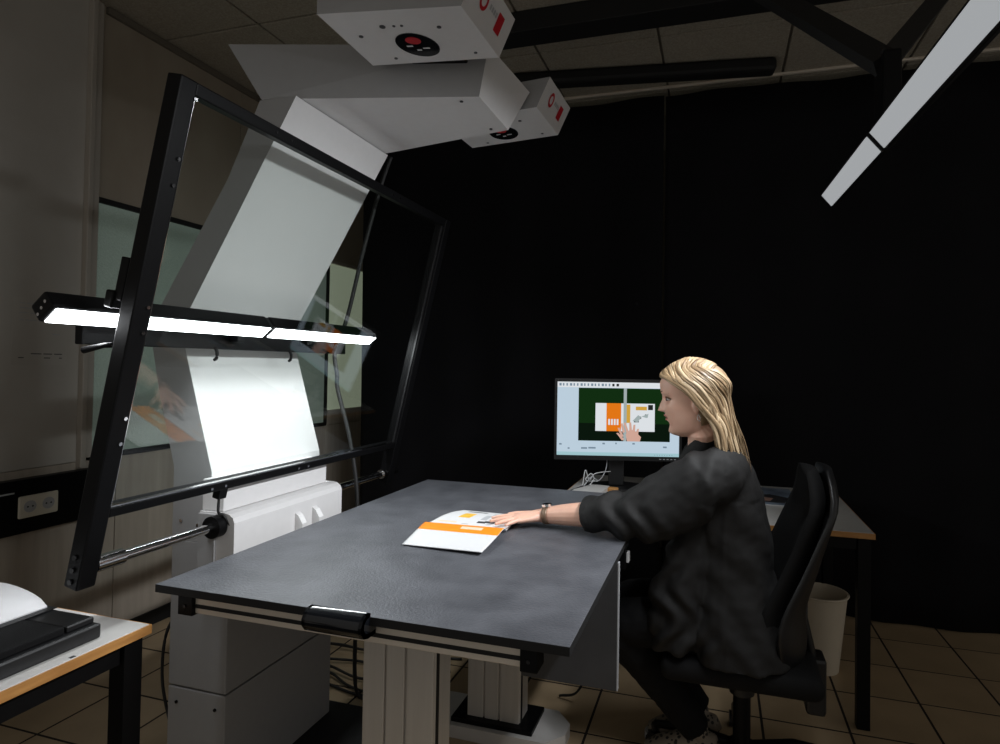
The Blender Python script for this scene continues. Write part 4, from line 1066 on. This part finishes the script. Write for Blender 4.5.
# rolled cuff
bm = BM(); dA = (WL - EL).normalized()
tube(bm, [CUF - dA * 0.030, CUF - dA * 0.012, CUF + dA * 0.004, CUF + dA * 0.008], [(0.057, 0.054), (0.060, 0.057), (0.056, 0.053), (0.046, 0.044)], 28)
me = evaluated(bm, [('REMESH', dict(mode='VOXEL', voxel_size=0.004)), ('SMOOTH', dict(factor=0.5, iterations=2))]); wrinkle(me, 0.004, 30)
finish('cuff', me, m_blazer, bz, None, True)
# collar with lapel
bm = BM(); pts = []
cpts = spline([(-0.115, 2.005, 0.90), (-0.112, 1.995, 0.98), (-0.093, 1.995, 1.05), (-0.055, 1.995, 1.10), (-0.010, 2.005, 1.122), (0.035, 2.035, 1.128), (0.052, 2.075, 1.128), (0.035, 2.12, 1.126), (-0.02, 2.14, 1.118), (-0.075, 2.14, 1.08), (-0.105, 2.14, 1.0), (-0.115, 2.13, 0.90)], 5)
tube(bm, cpts, [(0.010, 0.026)] * len(cpts), 10, up=Vector((0.1, 0, 1)))
finish('collar', evaluated(bm, [('REMESH', dict(mode='VOXEL', voxel_size=0.004)), ('SMOOTH', dict(factor=0.5, iterations=3))]), m_blazer, bz, None, True)
# trousers
bm = BM()
for hpv, kn, an in LEGS:
    tube(bm, [hpv + Vector((0.05, 0, 0)), hpv, hpv.lerp(kn, 0.5), kn + Vector((0.03, 0, 0.0)), kn + Vector((-0.02, 0, -0.005))], [0.095, 0.097, 0.086, 0.072, 0.055], 18)
    tube(bm, [kn + Vector((0.0, 0, 0.03)), kn + Vector((0.0, 0, -0.03)), kn.lerp(an, 0.35), kn.lerp(an, 0.7), kn.lerp(an, 0.97)], [0.055, 0.070, 0.068, 0.058, 0.054], 18)
ellipsoid(bm, (0.08, 2.12, 0.535), (0.12, 0.17, 0.075))
me = evaluated(bm, [('REMESH', dict(mode='VOXEL', voxel_size=0.006)), ('SMOOTH', dict(factor=0.5, iterations=4))]); wrinkle(me, 0.004, 18)
finish('trousers', me, m_trouser, PE, 'black trousers', True)
# shoes and socks
for hpv, kn, an in LEGS:
    bm = BM(); tube(bm, [an.lerp(kn, 0.12), an + Vector((0, 0, 0.0)), an + Vector((0.0, 0, -0.04))], [0.038, 0.036, 0.038], 14); obj('sock', bm, m_leopard, PE, 'leopard print sock', smooth=True)
    bm = BM()
    tube(bm, [an + Vector((0.062, 0, -0.06)), an + Vector((0.05, 0, -0.045)), an + Vector((0.0, 0, -0.040)), an + Vector((-0.06, 0, -0.058)), an + Vector((-0.13, 0, -0.075)), an + Vector((-0.175, 0, -0.088))],
         [(0.020, 0.025), (0.034, 0.040), (0.041, 0.050), (0.046, 0.042), (0.046, 0.030), (0.030, 0.014)], 18)
    me = evaluated(bm, [('REMESH', dict(mode='VOXEL', voxel_size=0.004)), ('SMOOTH', dict(factor=0.5, iterations=3))])
    sh = finish('shoe', me, m_leopard, PE, 'leopard print sneaker', True)
    bm = BM()
    out = [(0.068, 0.0), (0.06, 0.03), (0.0, 0.040), (-0.08, 0.046), (-0.15, 0.042), (-0.185, 0.02), (-0.19, 0.0), (-0.185, -0.02), (-0.15, -0.042), (-0.08, -0.046), (0.0, -0.040), (0.06, -0.03)]
    prism(bm, [(an.x + p[0], an.y + p[1]) for p in out], 'z', 0.0005, 0.026); obj('sole', bm, m_midprint, sh)

# hair: a cap over the skull and many locks from the parting
hair = BM(); lk = hair.verts.layers.float.new('lock')
rnd = random.Random(5)
def lock(pts, w, val, th=0.35):
    ps = spline(pts, 5); n = len(ps); nv = len(hair.verts)
    rad = []
    for i in range(n):
        t = i / (n - 1); k = min(1, 0.35 + t * 4) * (1 - 0.75 * max(0, (t - 0.72) / 0.28) ** 1.4)
        rad.append((w * k, w * th * k))
    # the flat side of the lock follows the skull
    ctr = hp_(-0.01, 0, 0.10)
    rings = []
    for i, p in enumerate(ps):
        d = (ps[min(n - 1, i + 1)] - ps[max(0, i - 1)]).normalized()
        u = (p - ctr); u = (u - d * u.dot(d)); u = u.normalized() if u.length > 1e-4 else Vector((0, 0, 1))
        s = d.cross(u).normalized()
        ring = []
        for q in range(6):
            a = 2 * PI * q / 6
            v = hair.verts.new(p + s * rad[i][0] * math.cos(a) + u * rad[i][1] * math.sin(a)); v[lk] = val; ring.append(v)
        rings.append(ring)
    for A, B in zip(rings, rings[1:]):
        for q in range(6): hair.faces.new((A[q], A[(q + 1) % 6], B[(q + 1) % 6], B[q]))
    hair.faces.new(rings[0]); hair.faces.new(rings[-1])
def skull(u, v, z, grow):
    """push a point out to the skull surface plus grow"""
    an = math.atan2(v, u); zz = max(0.0, min(0.2235, z))
    r = head_r(an, zz) + grow
    return (r * math.cos(an), r * math.sin(an), z)
def on_skull(an, z, grow): 
    r = head_r(an, max(0, min(0.2235, z))) + grow
    return hp_(r * math.cos(an), r * math.sin(an), z)
# cap: skull surface behind the hairline
cap_na, cap_nz = 48, 22; R_ = {}
def hairline(an):
    """lowest z of hair on the skull at angle an (0 = front)"""
    a = abs((an + PI) % (2 * PI) - PI)
    if a < 0.55: return 0.186
    if a < 1.45: return 0.186 - (a - 0.55) / 0.9 * 0.060
    if a < 1.75: return 0.126 - (a - 1.45) / 0.3 * 0.05
    return 0.03
for i in range(cap_na):
    an = 2 * PI * i / cap_na; z0 = hairline(an)
    for k in range(cap_nz + 1):
        z = z0 + (0.2238 - z0) * k / cap_nz
        v = hair.verts.new(on_skull(an, z, 0.0065 if k else 0.001)); v[lk] = 0.30 + 0.1 * rnd.random(); R_[i, k] = v
for i in range(cap_na):
    for k in range(cap_nz): hair.faces.new((R_[i, k], R_[(i + 1) % cap_na, k], R_[(i + 1) % cap_na, k + 1], R_[i, k + 1]))
hair.faces.new([R_[i, cap_nz] for i in range(cap_na)])
def crown(s):
    """parting from the forehead hairline (0) over the top to the back of the crown (1)"""
    u = 0.074 - 0.155 * s
    best = 0.2235
    for k in range(60):
        z = 0.12 + 0.1035 * k / 59
        lim = interp(prof_f, z) if u > 0 else interp(prof_b, z)
        if lim >= abs(u): best = z
    return u, best
for sg in (-1, 1):
    nl = 210
    for i in range(nl):
        s = (i + rnd.random()) / nl
        j = lambda m: rnd.uniform(-m, m)
        g = 0.007 + 0.008 * rnd.random()
        u0, zt = crown(s)
        top = hp_(u0, sg * 0.003 + j(0.004), zt + 0.009 + 0.002 * rnd.random())
        aF = 0.50 + 1.55 * s ** 0.9 + 0.75 * max(0, s - 0.6)      # side angle where the lock leaves the parting
        a3 = min(3.05, max(1.80, 1.55 + 1.5 * s ** 1.1 + j(0.12)))
        q1 = on_skull(sg * aF, min(zt - 0.004, 0.207 - 0.006 * s) + j(0.002), g + 0.002)
        p1 = top.lerp(q1, 0.5) + (top.lerp(q1, 0.5) - hp_(-0.01, 0, 0.10)).normalized() * 0.007
        p2 = on_skull(sg * (aF * 0.70 + a3 * 0.30), 0.176 + j(0.004), g + 0.004)
        p3 = on_skull(sg * (aF * 0.32 + a3 * 0.68), 0.138 + j(0.005), g + 0.007)
        p4 = on_skull(sg * a3, 0.088 + j(0.008), g + 0.010)
        back = max(0.0, min(1.0, (a3 - 1.8) / 1.2))
        uu = 0.060 + 0.050 * back + j(0.010); vv = sg * (0.076 - 0.060 * back + j(0.010))
        p5 = hv_(-uu - 0.006, vv, 0.030 + j(0.008))
        p6 = hv_(-uu - 0.020 + j(0.008), vv * (1.02 + j(0.06)), -0.030 + j(0.01))
        p7 = hv_(-uu - 0.030 - 0.010 * back + j(0.010), vv * 0.9 + j(0.008), -0.070 - 0.028 * back + rnd.uniform(-0.028, 0.02))
        val = min(1, max(0, rnd.gauss(0.55, 0.26)))
        lock([top, p1, q1, p2, p3, p4, p5, p6, p7], rnd.uniform(0.0030, 0.0065), val)
# a few finer strands in front of the ear and at the neck
for i in range(44):
    a = 1.50 + 0.25 * rnd.random()
    lock([on_skull(-a + 0.35, 0.19, 0.008), on_skull(-a + 0.12, 0.16, 0.012), on_skull(-a - 0.15, 0.125, 0.014), hp_(-0.035 - 0.02 * rnd.random(), -0.082, 0.085), hp_(-0.045 - 0.02 * rnd.random(), -0.080, 0.03), hp_(-0.040 - 0.03 * rnd.random(), -0.078, -0.02 - 0.03 * rnd.random())], rnd.uniform(0.0025, 0.005), rnd.uniform(0.1, 1))
me = bpy.data.meshes.new('hair'); bmesh.ops.recalc_face_normals(hair, faces=hair.faces); hair.to_mesh(me); hair.free()
finish('hair', me, m_hair, PE, 'straight blonde hair', True)
